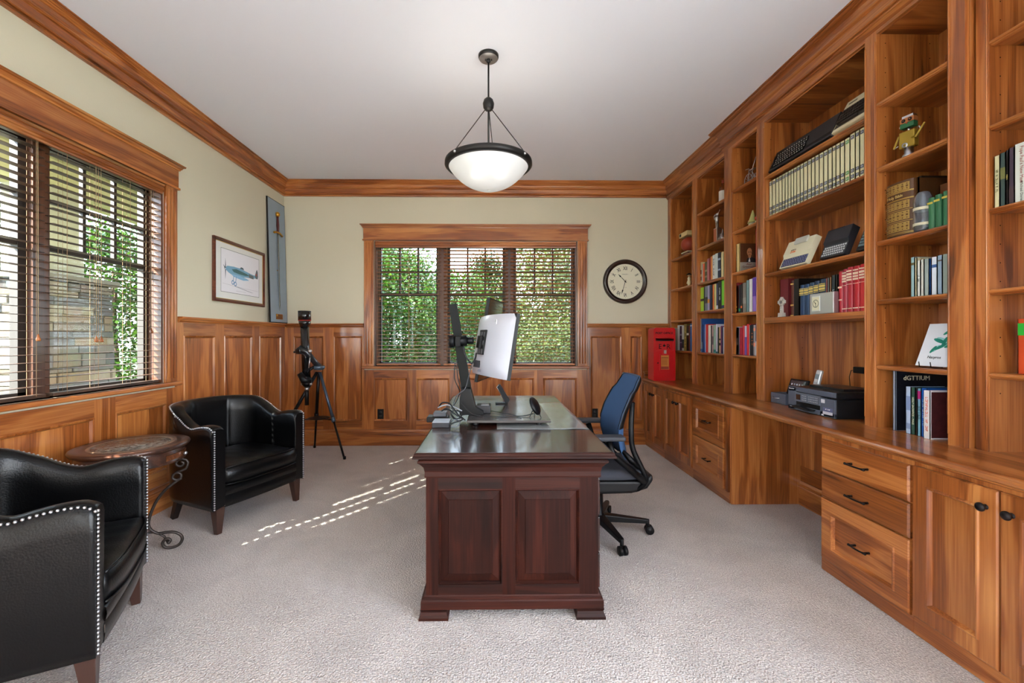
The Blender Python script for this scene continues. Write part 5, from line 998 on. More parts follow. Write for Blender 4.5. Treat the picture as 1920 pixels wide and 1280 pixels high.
# seat
V=[];Fc=[];NX=16;NY=16
for side in (0,1):
    for j in range(NY+1):
        y=-.27+.50*j/NY
        for i in range(NX+1):
            t=2*i/NX-1; u=2*j/NY-1; hwx=.235-.03*abs(u)**3; e_=max(abs(t)**8,abs(u)**8)
            V.append((t*hwx,y,(.475-.012*e_-.03*max(0,-u-.5)) if side==0 else .40+.02*e_))
n0=(NX+1)*(NY+1)
for j in range(NY):
    for i in range(NX): a=j*(NX+1)+i; Fc+=[(a,a+1,a+NX+2,a+NX+1),(n0+a,n0+a+NX+1,n0+a+NX+2,n0+a+1)]
bd_=[i for i in range(NX+1)]+[j*(NX+1)+NX for j in range(1,NY+1)]+[NY*(NX+1)+i for i in range(NX-1,-1,-1)]+[j*(NX+1) for j in range(NY-1,0,-1)]
for k in range(len(bd_)): a=bd_[k]; b=bd_[(k+1)%len(bd_)]; Fc.append((a,b,b+n0,a+n0))
MB().add(V,Fc,0,True).build('seat',mat('seat_fabric',(60,62,70),.9,bump=.3,bscale=400),oc)
m=MB(); m.prism([(-.2,.40),(.22,.40),(.29,.44),(.30,.40),(.26,.345),(.16,.315),(-.1,.31),(-.2,.34)],-.19,.19,plane='yz'); m.build('seat_pan',black,oc,bevel=.02,seg=3)
MB().lathe([(0,.07),(.05,.07),(.052,.10),(.03,.13),(.026,.30),(.05,.315),(0,.315)],20).build('gas_lift',blackm,oc)
for k in range(5):
    a=R(90-7)+k*2*PI/5+0; a=R(-7)+k*2*PI/5
    # world direction (cos a, sin a) -> local: local y = world x, local x = -world y
    dx,dy=-math.sin(a),math.cos(a); Rr=.315
    m=MB(); m.beam((dx*.03,dy*.03,.098),(dx*Rr,dy*Rr,.082),.06,.045,w2=.03,h2=.026); m.tube([(dx*Rr,dy*Rr,.095),(dx*Rr,dy*Rr,.048)],.012,10)
    lg=m.build('base_leg',black,oc,bevel=.004)
    c=MB(); q=Vector((-dy,dx,0))
    for s in (-1,1):
        c0=Vector((dx*(Rr+.01),dy*(Rr+.01),.0285))+q*s*.014
        c.tube([c0-q*.009,c0+q*.009],.028,18)
    c.tube([Vector((dx*(Rr+.01),dy*(Rr+.01),.0285))-q*.02,Vector((dx*(Rr+.01),dy*(Rr+.01),.0285))+q*.02],.010,8)
    c.build('caster',black,lg)
# ---------------------------------------------------------------- club armchairs (local: front at y=0, faces -y)
legw=mat('leg_walnut',(58,34,26),.35,coat=.3)
def armchair(label,loc,rz,group):
    r=thing('armchair',label,'armchair',loc,rz,group)
    T=.085; Wc=.325
    # centre line of the U-shaped shell
    C=[]; N=96
    def cpt(t):                                  # t 0..1
        L1=.36; arc=PI*.5*(.5*(Wc-.01)+.5*.27)*2; Ltot=2*L1+arc; s=t*Ltot
        if s<L1: return (-Wc+.01*s/L1, .0+s)
        if s>Ltot-L1: q=Ltot-s; return (Wc-.01*q/L1, q)
        a=PI-(s-L1)/arc*PI; ce,se=math.cos(a),math.sin(a); e=.86
        return ((Wc-.01)*math.copysign(abs(ce)**e,ce), L1+.27*abs(se)**e)
    P=[Vector(cpt(i/N)) for i in range(N+1)]
    def top(t):
        d=min(t,1-t)/.5
        if d<.26: z=.712+.010*math.sin(d/.26*PI)-.022*(d/.26)
        elif d<.62: u=(d-.26)/.36; z=.690+(.815-.690)*(u*u*(3-2*u))
        else: z=.815+.010*math.sin((d-.62)/.38*PI/2)
        return z
    zb=.165; V=[]; K=14; ring=[]
    for i,p in enumerate(P):
        t=i/N; a=P[min(i+1,N)]-P[max(i-1,0)]; a.normalize(); nrm=Vector((-a.y,a.x)) # points outward? path goes left-front -> back -> right-front, outward = left of direction
        zt=top(t); fl=0.02*(1-min(1,min(t,1-t)/.12)); h2=T/2
        if min(t,1-t)<.03: zt-=.02*(1-min(t,1-t)/.03)**2
        seam=0
        for c0 in (.425,.575): seam+=math.exp(-((t-c0)/.006)**2)
        cush=.012*abs(math.sin((t-.275)/.15*PI)) if .28<t<.72 else 0
        o=[]
        o.append((h2-.006,zb)); o.append((h2-.001,zb+.03)); o.append((h2,zb+.2)); o.append((h2+.004,zt-.10)); o.append((h2+.004,zt-.03))
        o.append((h2-.010,zt-.006)); o.append((h2-.03,zt)); o.append((-h2+.03,zt)); o.append((-h2+.010,zt-.008)); 
        o.append((-h2-.004-cush*.6+.009*seam,zt-.035)); o.append((-h2-cush+.014*seam,zt-.12)); o.append((-h2-cush+.014*seam,.50)); o.append((-h2-cush*.5+.01*seam,.42)); o.append((-h2,zb+.02))
        for (oo,z) in o: q=p+nrm*oo; V.append((q.x,q.y,z))
    K=14; Fc=[(i*K+k,(i+1)*K+k,(i+1)*K+(k+1)%K,i*K+(k+1)%K) for i in range(N) for k in range(K)]+[tuple(range(K)),tuple(N*K+k for k in range(K))]
    sh=MB().add(V,Fc,0,True); sh.sm[-1]=sh.sm[-2]=False
    sho=sh.build('arm_and_back_shell',leather,r)
    # nailhead trims: up each arm front and along the outer top edge
    m=MB()
    def nail(p): m.ball(p,.0058,4)
    for s in (-1,1):
        i0=0 if s==-1 else N; zt=top(0)-.02; x=s*(Wc+.030)
        k=0; z=zb+.012
        while z<zt-.006: nail((x,-.003,z)); z+=.0148
    last=None
    for i in range(N*6+1):
        t=i/(N*6); 
        p=Vector(cpt(t)); q=Vector(cpt(min(1,t+.002)))-Vector(cpt(max(0,t-.002))); q.normalize(); nrm=Vector((-q.y,q.x))
        zt=top(t)-(.02*(1-min(t,1-t)/.03)**2 if min(t,1-t)<.03 else 0)
        pos=Vector((p.x+nrm.x*(T/2-.002),p.y+nrm.y*(T/2-.002),zt-.010))
        if last is None or (pos-last).length>.0148: nail(pos); last=pos
    m.build('nailhead_trim',mat('nickel_nails',(200,200,204),.3,1),r)
    # piping along the inner top edge
    def pipe(pts,nm='piping',rad=.004): MB().tube(pts,rad,6).build(nm,leather,r)
    # seat deck and front apron
    m=MB(); m.box(-Wc+T/2,Wc-T/2,.02,.56,.18,.305); m.build('seat_deck',leather,r,bevel=.012,seg=3)
    m=MB(); V=[];n=20
    for i in range(n+1):
        t=2*i/n-1; yy=-.010*(1-t*t)
        for (y,z) in ((.02,zb+.003),(.0,zb+.006),(-.004,.20),(-.004,.238),(.000,.242),(.001,.247),(-.006,.252),(-.010,.275),(-.006,.300),(.02,.305)): V.append((t*(Wc-T/2+.001),y+yy,z))
    m.add(V,[(i*10+k,(i+1)*10+k,(i+1)*10+k+1,i*10+k+1) for i in range(n) for k in range(9)],0,True); m.build('apron',leather,r)
    # seat cushion with front bulge
    V=[];NX=24;NY=20
    hx=Wc-T/2-.002
    def cx(t,u): 
        y=-.035*(1-t**4)*(1) + (.52+.035*(1-t**4))*u
        return (t*hx*(1-.16*max(0,u-.55)**1.3),y)
    for side in (0,1):
        for j in range(NY+1):
            u=j/NY
            for i in range(NX+1):
                t=2*i/NX-1; x,y=cx(t,u); e_=max(abs(t)**10,abs(2*u-1)**10)
                z=(.438+.022*(1-t*t)*(1-(2*u-1)**2)-.012*e_) if side==0 else (.312+.010*e_)
                if side==0: z+=.0015*math.sin(x*60+y*25)*(1-e_)
                V.append((x,y,z))
    n0=(NX+1)*(NY+1); Fc=[]
    for j in range(NY):
        for i in range(NX): a=j*(NX+1)+i; Fc+=[(a,a+1,a+NX+2,a+NX+1),(n0+a,n0+a+NX+1,n0+a+NX+2,n0+a+1)]
    bd_=[i for i in range(NX+1)]+[j*(NX+1)+NX for j in range(1,NY+1)]+[NY*(NX+1)+i for i in range(NX-1,-1,-1)]+[j*(NX+1) for j in range(NY-1,0,-1)]
    mid=len(V)
    for k in bd_: a=Vector(V[k]); b=Vector(V[k+n0]); c=(a+b)/2; rr=Vector((c.x,c.y-.25,0)).normalized()*.010; V.append((c.x+rr.x,c.y+rr.y,c.z))
    for k in range(len(bd_)): a=bd_[k]; b=bd_[(k+1)%len(bd_)]; ma=mid+k; mb=mid+(k+1)%len(bd_); Fc+=[(a,b,mb,ma),(ma,mb,b+n0,a+n0)]
    cu=MB().add(V,Fc,0,True).build('seat_cushion',leather,r)
    for zz,sd_ in ((.434,0),(.318,1)):
        pts=[]
        for i in range(NX+1): t=2*i/NX-1; x,y=cx(t,0); pts.append((x,y-.003,zz-.008*abs(t)**10*(1-sd_)))
        MB().tube(pts,.0042,6).build('piping',leather,cu)
    for s in (-1,1):
        MB().beam((s*.305,.04,zb+.01),(s*.312,.028,.001),.062,.062,w2=.034,h2=.034,up=(0,1,0)).build('leg',legw,r,bevel=.003)
        MB().beam((s*.255,.50,zb+.03),(s*.268,.56,.001),.05,.05,w2=.036,h2=.036,up=(0,1,0)).build('leg',mat('leg_dark',(26,18,16),.4),r,bevel=.003)
    return r
ga='pair of black leather club armchairs'
a2=armchair('black leather club chair with nailheads in front of telescope, farther of the pair',(-1.655,3.10,0),R(66.7),ga)
a1=armchair('black leather club chair cut by the left edge, nearer of the pair',(-1.56,1.835,0),R(117.9),ga)
# ---------------------------------------------------------------- round table between the armchairs
tx,ty=-2.125,2.545
r=thing('round_table','small round stone-topped table with scrolled iron legs between armchairs','side table',(tx,ty,0)); tw=wood('table_walnut','x',(30,16,11),(58,32,21),(86,52,36),.3,.3); zt=.663; rr=.279
m=MB(); m.lathe([(.0,zt-.03),(rr-.03,zt-.03),(rr-.012,zt-.028),(rr-.004,zt-.020),(rr,zt-.012),(rr-.003,zt-.004),(rr-.012,zt),(rr-.075,zt-.002),(rr-.078,zt-.004),(0,zt-.004)],72); m.build('tabletop',tw,r)
st=bpy.data.materials.new('table_stone'); st.use_nodes=True; n=st.node_tree.nodes; l=st.node_tree.links; p=n['Principled BSDF']; t=n.new('ShaderNodeTexCoord'); q=n.new('ShaderNodeTexNoise'); q.inputs['Scale'].default_value=26; q.inputs['Detail'].default_value=9; q.inputs['Roughness'].default_value=.75; q.inputs['Distortion'].default_value=1.5
l.new(t.outputs['Object'],q.inputs['Vector']); c=n.new('ShaderNodeValToRGB'); c.color_ramp.elements[0].position=.42; c.color_ramp.elements[0].color=srgb(40,32,28); c.color_ramp.elements[1].position=.6; c.color_ramp.elements[1].color=srgb(158,150,138); l.new(q.outputs['Fac'],c.inputs[0]); l.new(c.outputs[0],p.inputs['Base Color']); p.inputs['Roughness'].default_value=.25
MB().lathe([(0,zt-.0005),(.178,zt-.0005),(.182,zt-.003)],64).build('stone_inset',st,r); MB().lathe([(.182,zt-.002),(.184,zt),(.199,zt),(.202,zt-.0025)],64).build('inlay_band',mat('inlay_tan',(130,108,90),.35,coat=.3),r)
m=MB(); m.lathe([(rr-.035,zt-.03),(rr-.035,zt-.045),(rr-.028,zt-.05),(rr-.028,zt-.088),(rr-.022,zt-.094),(rr-.022,zt-.104),(rr-.03,zt-.108),(0,zt-.108)],72); m.build('drum_apron',tw,r)
th0=math.atan2(2.55-.0-ty-.45,.75); an=R(12)
m=MB(); V=[]
for i in range(13):
    a=an-R(27)+R(54)*i/12
    for (q_,z) in ((rr-.026,zt-.053),(rr-.018,zt-.055),(rr-.018,zt-.085),(rr-.026,zt-.087)): V.append((q_*math.cos(a),q_*math.sin(a),z))
m.add(V,[(i*4+k,i*4+4+k,i*4+5+k,i*4+1+k) for i in range(12) for k in range(3)]+[(0,1,2,3),(48,49,50,51)]); dw=m.build('drawer',wood('table_drawer_wood','x',(60,32,20),(96,56,34),(126,80,52),.25,.4),r); MB().ball(((rr-.004)*math.cos(an),(rr-.004)*math.sin(an),zt-.07),.011,10).build('knob',silver,dw)
iron=mat('wrought_iron',(62,54,50),.45,.6)
def scroll(a,m):
    ca,sa=math.cos(a),math.sin(a); pts=[]
    def add(x,z): pts.append((x*ca,x*sa,z))
    # upper curl
    for k in range(15): t=k/14; th=R(450-480*t); q=.008+.030*t; add(.232+q*math.cos(th),.517+q*math.sin(th)*.9)
    for (x,z) in ((.258,.482),(.235,.470),(.205,.466)): add(x,z)
    m.tube(pts,.0075,8,r2=.0075); pts2=[((.212+.022*math.cos(2*PI*k/16))*ca,(.212+.022*math.cos(2*PI*k/16))*sa,.440+.022*math.sin(2*PI*k/16)) for k in range(16)]; m.tube(pts2,.008,8,closed=True)
    pts=[]
    for (x,z) in ((.235,.425),(.205,.408),(.150,.36),(.105,.29),(.075,.19),(.085,.14),(.12,.11),(.16,.108),(.20,.10),(.232,.075),(.238,.045),(.22,.018),(.185,.009),(.155,.018),(.142,.042),(.150,.062),(.168,.068),(.180,.055),(.172,.044)): pts.append((x*ca,x*sa,z))
    P=[Vector(p) for p in pts]; out=[]; PP=[P[0]]+P+[P[-1]]
    for i in range(1,len(PP)-2):
        for k in range(4):
            t=k/4; A,Bq,C_,D=PP[i-1],PP[i],PP[i+1],PP[i+2]; out.append(.5*((2*Bq)+(-A+C_)*t+(2*A-5*Bq+4*C_-D)*t*t+(-A+3*Bq-3*C_+D)*t**3))
    m.tube(out,.0085,8)
    m.tube([(.165*ca,.165*sa,.05),(.150*ca,.150*sa,.085),(.11*ca,.11*sa,.118),(.05*ca,.05*sa,.128),(0,0,.128)],.006,8); m.ball((.172*ca,.172*sa,.046),.012,6)
for k in range(3):
    m=MB(); scroll(R(27)+k*2*PI/3,m); m.build('leg',iron,r)
MB().lathe([(0,.12),(.012,.12),(.012,.136),(0,.14)],12).build('stretcher_boss',iron,r)
# ---------------------------------------------------------------- telescope
r=thing('telescope','black refractor telescope on tripod in the back left corner','telescope',(-1.98,4.74,0)); P0=Vector((-1.98,4.74,0))
W_=lambda x,y,Y:at(x,y,Y)-P0
hd=W_(598,688,4.74)
gl_=mat('gloss_black',(14,15,18),.15,coat=.6); ta,tb=W_(571,590,4.66),W_(577,712,4.66)
a=W_(571,583,4.66); ax=(tb-ta).normalized()
m=MB(); m.tube([a+Vector((0,0,.0)),a+Vector((.001,0,-.10))],.066,28); m.tube([a+Vector((.001,0,-.10)),a+Vector((.002,0,-.135)),a+Vector((.002,0,-.17))],[.063,.060,.048],28); dsh=m.build('dew_shield',gl_,r)
m=MB(); m.tube([a+Vector((.001,0,-.099)),a+Vector((.0011,0,-.104))],.0668,28); m.build('red_ring',mat('ring_red',(190,50,40),.35),dsh)
m=MB(); m.lathe([(.0,0),(.055,0),(.0665,.001),(.0665,-.012)],28,c=tuple(a)); m.build('lens_cap',black,dsh)
m=MB(); m.tube([a+Vector((.002,0,-.165)),a+Vector((.022,0,-.76))],.044,28); m.build('optical_tube',gl_,r)
m=MB(); b=a+Vector((.022,0,-.76)); m.tube([b,b+Vector((.001,0,-.03)),b+Vector((.002,0,-.06))],[.046,.05,.03],20); m.tube([b+Vector((.002,0,-.06)),b+Vector((.004,0,-.26))],.022,16); m.build('focuser',black,r); m=MB(); m.tube([b+Vector((.002,0,-.07)),b+Vector((.003,0,-.10))],.0228,16); m.ball(b+Vector((.05,-.01,-.03)),.018,8); m.ball(b+Vector((-.04,-.01,-.03)),.018,8); m.build('focus_knob',silver,r)
m=MB()
el=W_(560,660,4.62); k1=W_(578,662,4.6)
m.tube([W_(551,660,4.62),W_(556,659,4.62)],.012,10); m.tube([W_(556,659,4.62),W_(566,656,4.62)],[.03,.048],16); m.tube([W_(562,655,4.62),W_(574,659,4.62),W_(588,676,4.68),W_(597,686,4.74)],[.05,.036,.03,.036],14); m.build('mount_arm',mat('mount_dark',(30,33,38),.3,coat=.4),r)
m=MB(); m.tube([W_(562,700,4.62),W_(570,712,4.62),W_(584,713,4.64)],[.03,.045,.03],14); m.tube([W_(570,700,4.64),W_(585,690,4.68),W_(594,684,4.73)],.016,10); m.ball(W_(574,708,4.60),.016,8); m.build('mount_lower',black,r)
m=MB(); m.ball(W_(581,658,4.6),.022,8); m.tube([W_(577,648,4.62),W_(581,668,4.62)],.008,8); m.tube([W_(581,670,4.6),W_(579,690,4.6)],.006,8); m.build('lock_knob',silver,r)
m=MB(); m.lathe([(0,hd.z-.035),(.05,hd.z-.03),(.062,hd.z-.01),(.064,hd.z+.008),(.055,hd.z+.016),(0,hd.z+.02)],24,c=(hd.x,hd.y,0)); m.build('tripod_head',mat('tripod_grey',(92,108,124),.3,.6),r)
feet=[Vector((-1.571,4.54,0.002))-P0,Vector((-2.085,5.02,.002))-P0,Vector((-2.36,4.45,.002))-P0]
for k,f in enumerate(feet):
    s_=hd+(f-hd).normalized()*.04+Vector((0,0,-.02)); mid=s_.lerp(f,.56)
    m=MB(); m.tube([s_,mid],.0165 if k==0 else .018,12); m.tube([mid-(f-s_).normalized()*.03,mid+(f-s_).normalized()*.02],.023,12); lg=m.build('leg',mat('tripod_steel',(88,104,124),.3,.7) if k==0 else black,r)
    MB().tube([mid,f],.011,10).build('leg_extension',black,lg); MB().tube([f+Vector((0,0,.0)),f+Vector((0,0,.03))],.015,10).build('rubber_foot',black,lg)
m=MB(); cz=.40; c0=Vector((hd.x*.96,hd.y,cz)); m.lathe([(0,cz-.006),(.10,cz-.004),(.12,cz+.004),(.10,cz+.006),(0,cz+.018)],28,c=(c0.x,c0.y,0))
for f in feet: s_=hd; t=(hd.z-cz)/hd.z; m.beam(c0,hd.lerp(f,t)*1.0+Vector((0,0,.0)),.03,.008)
m.build('accessory_tray',black,r)
# ---------------------------------------------------------------- pendant lamp
pxx,pyy=-.029,2.83
r=thing('pendant_lamp','frosted glass bowl pendant hanging from dark rods over desk','pendant lamp',(pxx,pyy,0)); dkm=mat('lamp_bronze',(44,42,42),.4,.6)
MB().lathe([(0,ZC-.024),(.058,ZC-.024),(.064,ZC-.020),(.067,ZC-.012),(.067,ZC-.0005),(0,ZC-.0005)],40).build('canopy',dkm,r); MB().lathe([(0,ZC-.026),(.060,ZC-.0255),(.062,ZC-.0235)],40).build('canopy_plate',mat('canopy_nickel',(170,168,166),.35,.8),r)
m=MB(); m.tube([(0,0,ZC-.024),(0,0,2.46)],.006,12); m.lathe([(.0,ZC-.03),(.014,ZC-.03),(.014,ZC-.045),(.006,ZC-.05)],12)
for s in (-1,1): m.tube([(s*.02,0,ZC-.026),(s*.02,0,ZC-.036)],.004,6)
m.build('stem',dkm,r); MB().lathe([(.006,2.792),(.022,2.796),(.034,2.812),(.0375,2.84),(.030,2.864),(.014,2.878),(.006,2.88)],28).build('ball_knob',dkm,r)
zr=2.434; Rg=.288
MB().lathe([(Rg-.028,zr+.016),(Rg-.002,zr+.018),(Rg,zr+.012),(Rg+.001,zr-.006),(Rg-.008,zr-.016),(Rg-.026,zr-.020),(Rg-.028,zr+.016)],72).build('ring',dkm,r)
bowl=bpy.data.materials.new('frosted_bowl'); bowl.use_nodes=True; p=bowl.node_tree.nodes['Principled BSDF']; p.inputs['Base Color'].default_value=(.78,.79,.78,1); p.inputs['Roughness'].default_value=.35; p.inputs['Transmission Weight'].default_value=.25; p.inputs['Subsurface Weight'].default_value=0; p.inputs['Emission Color'].default_value=(1,.97,.92,1); p.inputs['Emission Strength'].default_value=.03
V=[(Rg-.024)*math.sin(1.0*t) for t in (0,)]
pr=[]; Rs=.33; th=math.asin((Rg-.022)/Rs*1.0)
for k in range(17): a=th*(1-k/16); pr.append((Rs*math.sin(a),zr-.004-(Rs*math.cos(a)-Rs*math.cos(th))*1.18))
bo=MB().lathe(pr,64).build('glass_bowl',bowl,r); sd=bo.modifiers.new('s','SOLIDIFY'); sd.thickness=.004
for a in (R(-135),R(-38),R(80)):
    m=MB(); m.tube([(.022*math.cos(a),.022*math.sin(a),2.80),((Rg-.006)*math.cos(a),(Rg-.006)*math.sin(a),zr+.016)],.0028,8); o=m.build('rod',dkm,r)
    MB().ball(((Rg+.002)*math.cos(a),(Rg+.002)*math.sin(a),zr),.009,8).build('finial_screw',silver,r)
for k in range(3):
    a=k*2*PI/3+.5; m=MB(); m.ball((.09*math.cos(a),.09*math.sin(a),2.405),.026,10); m.build('light_bulb',mat('bulb_glow',(255,240,220),.4,emit=(255,244,228),es=8),r)
# ---------------------------------------------------------------- wall clock
r=thing('wall_clock','round wall clock with roman numerals and dark brown rim','clock',(1.602,YB-.001,1.967)); cbz=mat('clock_brown',(44,28,22),.3,coat=.5); Rc=.268
MB().lathe([(Rc,0),(Rc,-.02),(Rc-.008,-.036),(Rc-.022,-.045),(Rc-.036,-.04),(Rc-.045,-.030),(Rc-.052,-.028),(Rc-.056,-.018),(Rc-.056,0)],72,ax='y').build('rim',cbz,r)
MB().lathe([(0,-.016),(Rc-.055,-.016)],64,ax='y',smooth=False).build('dial',mat('clock_ivory',(230,224,200),.5),r)
NUM=['XII','I','II','III','IV','V','VI','VII','VIII','IX','X','XI']
for i,s_ in enumerate(NUM):
    a=R(30*i); t_=text('numeral',s_,.062,(.158*math.sin(a),-.0168,.158*math.cos(a)),black,r,sx=.68,bold=.0006); t_.rotation_euler=(0,a,0)
m=MB()
for i in range(12): a=R(30*i); m.lathe([(0,-.0168),(.0028,-.0168),(.0028,-.016)],8,c=(.196*math.sin(a),0,.196*math.cos(a)),ax='y')
m.build('minute_dot',black,r)
def hand(ln,a,w,y,nm):
    m=MB(); d=Vector((math.sin(a),0,math.cos(a))); pz=Vector((math.cos(a),0,-math.sin(a)))
    pts=[-d*.02-pz*w,-d*.02+pz*w,d*ln*.62+pz*w*.8,d*ln*.68+pz*w*2.6,d*ln*.80+pz*w*1.6,d*ln,d*ln*.80-pz*w*1.6,d*ln*.68-pz*w*2.6,d*ln*.62-pz*w*.8]
    m.add([(p_.x,y,p_.z) for p_ in pts]+[(p_.x,y+.0012,p_.z) for p_ in pts],[tuple(range(9)),tuple(range(17,8,-1))]+[(i,(i+1)%9,(i+1)%9+9,i+9) for i in range(9)]); m.build(nm,black,r)
hand(.125,R(316),.0035,-.0205,'hour_hand'); hand(.165,R(197),.003,-.0225,'minute_hand'); MB().lathe([(0,-.025),(.007,-.024),(.008,-.017)],16,ax='y').build('hand_boss',black,r)
text('dial_lettering','~14',.010,(0,-.0166,.088),mat('dial_grey',(90,86,76),.6),r); text('dial_lettering','~6',.009,(0,-.0166,-.072),mat('dial_grey'),r)
# ---------------------------------------------------------------- aircraft print and sword plaque on left wall (local frame: x along +Y, faces the room)
o=thing('framed_print','framed aircraft print hanging on left wall beside the window','picture',(XL+.001,3.845,1.62)); o.rotation_euler=(R(0),0,R(90)); r=o
w,h=.845,.585; fm_=wood('frame_wood','x',(60,26,16),(96,46,30),(120,66,44),.3,.4)
m=MB(); m.ring((0,w,0,h),-.0,(0,w,0,h),-.022).ring((0,w,0,h),-.022,(.012,w-.012,.012,h-.012),-.028).ring((.012,w-.012,.012,h-.012),-.028,(.024,w-.024,.024,h-.024),-.020).ring((.024,w-.024,.024,h-.024),-.02,(.03,w-.03,.03,h-.03),-.016); m.build('frame',fm_,r)
m=MB(); m.ring((.029,w-.029,.029,h-.029),-.0165,(.035,w-.035,.035,h-.035),-.013); m.build('gilt_slip',mat('gilt_slip',(200,170,96),.35,.7),r)
B(.03,w-.03,-.012,-.001,.03,h-.03).build('mat_board',mat('mat_board',(226,224,218),.7),r); rc=(.105,w-.10,.095,h-.085)
m=MB(); m.box(rc[0],rc[1],-.0125,-.012,rc[2],rc[2]+.003).box(rc[0],rc[1],-.0125,-.012,rc[3]-.003,rc[3]).box(rc[0],rc[0]+.003,-.0125,-.012,rc[2],rc[3]).box(rc[1]-.003,rc[1],-.0125,-.012,rc[2],rc[3]); m.build('mat_line',mat('line_dark',(44,44,46),.6),r)
B(rc[0]+.003,rc[1]-.003,-.0123,-.012,rc[2]+.003,rc[3]-.003).build('print_paper',mat('print_paper',(232,228,232),.6),r)
m=MB(); Y=-.0128; cx=.0
fus=[(.175,.325),(.20,.345),(.30,.352),(.40,.35),(.46,.342),(.60,.322),(.68,.315),(.70,.30),(.66,.285),(.50,.275),(.42,.262),(.30,.262),(.22,.285),(.18,.305)]; m.prism(fus,Y,-.0123); m.build('fuselage',mat('plane_blue',(120,164,190),.6),r)
m=MB(); m.prism([(.27,.322),(.34,.335),(.52,.312),(.56,.298),(.50,.29),(.38,.292),(.30,.30)],Y-.0005,Y); m.build('wing',mat('plane_green',(66,104,104),.6),r)
m=MB(); m.prism([(.26,.275),(.40,.278),(.52,.262),(.56,.25),(.46,.238),(.38,.245),(.30,.255)],Y-.0005,Y); m.build('lower_wing',mat('plane_pale',(140,184,214),.6),r)
m=MB(); m.prism([(.665,.315),(.69,.37),(.705,.385),(.72,.36),(.725,.31),(.715,.285),(.68,.288)],Y-.0005,Y); m.prism([(.55,.318),(.64,.308),(.64,.275),(.56,.28)],Y-.0006,Y); m.build('tail_fin',mat('plane_grey',(104,108,108),.6),r)
m=MB(); m.prism([(.166,.318),(.172,.41),(.180,.325)],Y-.0006,Y).prism([(.164,.305),(.14,.35),(.170,.325)],Y-.0006,Y).prism([(.166,.31),(.172,.22),(.180,.305)],Y-.0006,Y).prism([(.40,.35),(.42,.366),(.455,.362),(.47,.343)],Y-.0006,Y); m.build('propeller',mat('plane_line',(80,96,104),.6),r)
m=MB()
for (a_,b_) in ((.285,.198),(.325,.188)):
    for k in range(14): t0=2*PI*k/14; t1=2*PI*(k+1)/14; m.add([(a_+q*math.cos(t),Y-.0006,b_+q*math.sin(t)) for t in (t0,t1) for q in (.013,.022)],[(0,1,3,2)])
    m.prism([(a_+.002,b_+.02),(a_+.012,.262),(a_+.018,.262),(a_+.009,b_+.02)],Y-.0006,Y)
m.build('landing_wheels',mat('plane_wheel',(96,140,180),.6),r)
m=MB(); m.prism([(.68,.318),(.69,.34),(.70,.34),(.695,.315)],Y-.001,Y-.0006); m.build('tail_flash',mat('flash_red',(180,60,60),.6),r)
m=MB(); m.prism([(.13,.175),(.50,.160),(.72,.158),(.72,.1565),(.5,.158),(.13,.173)],Y,-.0123).prism([(.3,.165),(.6,.13),(.64,.13),(.36,.165)],Y,-.0123).box(.34,.50,Y,-.0123,.122,.124); m.build('ground_sketch',mat('sketch_grey',(176,170,176),.6),r)
r=thing('sword_plaque','tall grey plaque with mounted sword leaning in left corner','plaque',(XL+.052,4.752,1.4585)); r.rotation_euler=(0,0,0); r.matrix_world=Matrix.Translation((XL+.052,4.752,1.4585))@Matrix.Rotation(R(90),4,'Z')@Matrix.Rotation(R(-1.55),4,'X')
w,h=.39,1.40; gb_=mat('plaque_grey',(150,164,176),.6,var=.1,bscale=9)
B(0,w,-.0,.014,0,h).build('backing_board',mat('plaque_edge',(20,18,18),.4),r); B(.010,w-.008,-.0015,0,.008,h-.008).build('face_panel',gb_,r)
m=MB(); m.prism([(.178,1.03),(.20,1.03),(.203,.9),(.203,.20),(.189,.13),(.176,.20),(.176,.9)],-.016,-.008); m.build('sword_blade',mat('blade_steel',(120,124,128),.25,.9),r,bevel=.003)
m=MB(); m.lathe([(.0,1.03),(.012,1.04),(.016,1.12),(.012,1.2),(.014,1.22),(0,1.22)],14,c=(.189,-.016,0)); m.build('sword_grip',mat('grip_wine',(80,24,20),.35),r)
m=MB(); m.ball((.189,-.016,1.245),.026,10,sz=1.2); m.tube([(.10,-.018,1.02),(.15,-.018,1.035),(.189,-.018,1.035),(.23,-.018,1.035),(.28,-.018,1.015)],[.013,.010,.014,.010,.013],10); m.build('sword_guard',brass,r)
pl_=B(.12,.27,-.004,-.0015,.04,.10).build('name_plate',mat('plate_copper',(150,92,40),.35,.7),r); m=MB(); m.lathe([(0,-.0055),(.014,-.0055),(.014,-.004)],16,c=(.14,0,.082),ax='y'); m.build('plate_seal',brass,pl_); m=MB()
for k in range(3): m.box(.165,.25,-.0048,-.004,.05+k*.015,.054+k*.015)
m.build('plate_engraving',mat('plate_dark',(70,40,20),.5),pl_)
for x_ in (.189,): MB().tube([(x_-.02,-.004,.6),(x_+.02,-.004,.6)],.005,6).build('sword_bracket',brass,r)
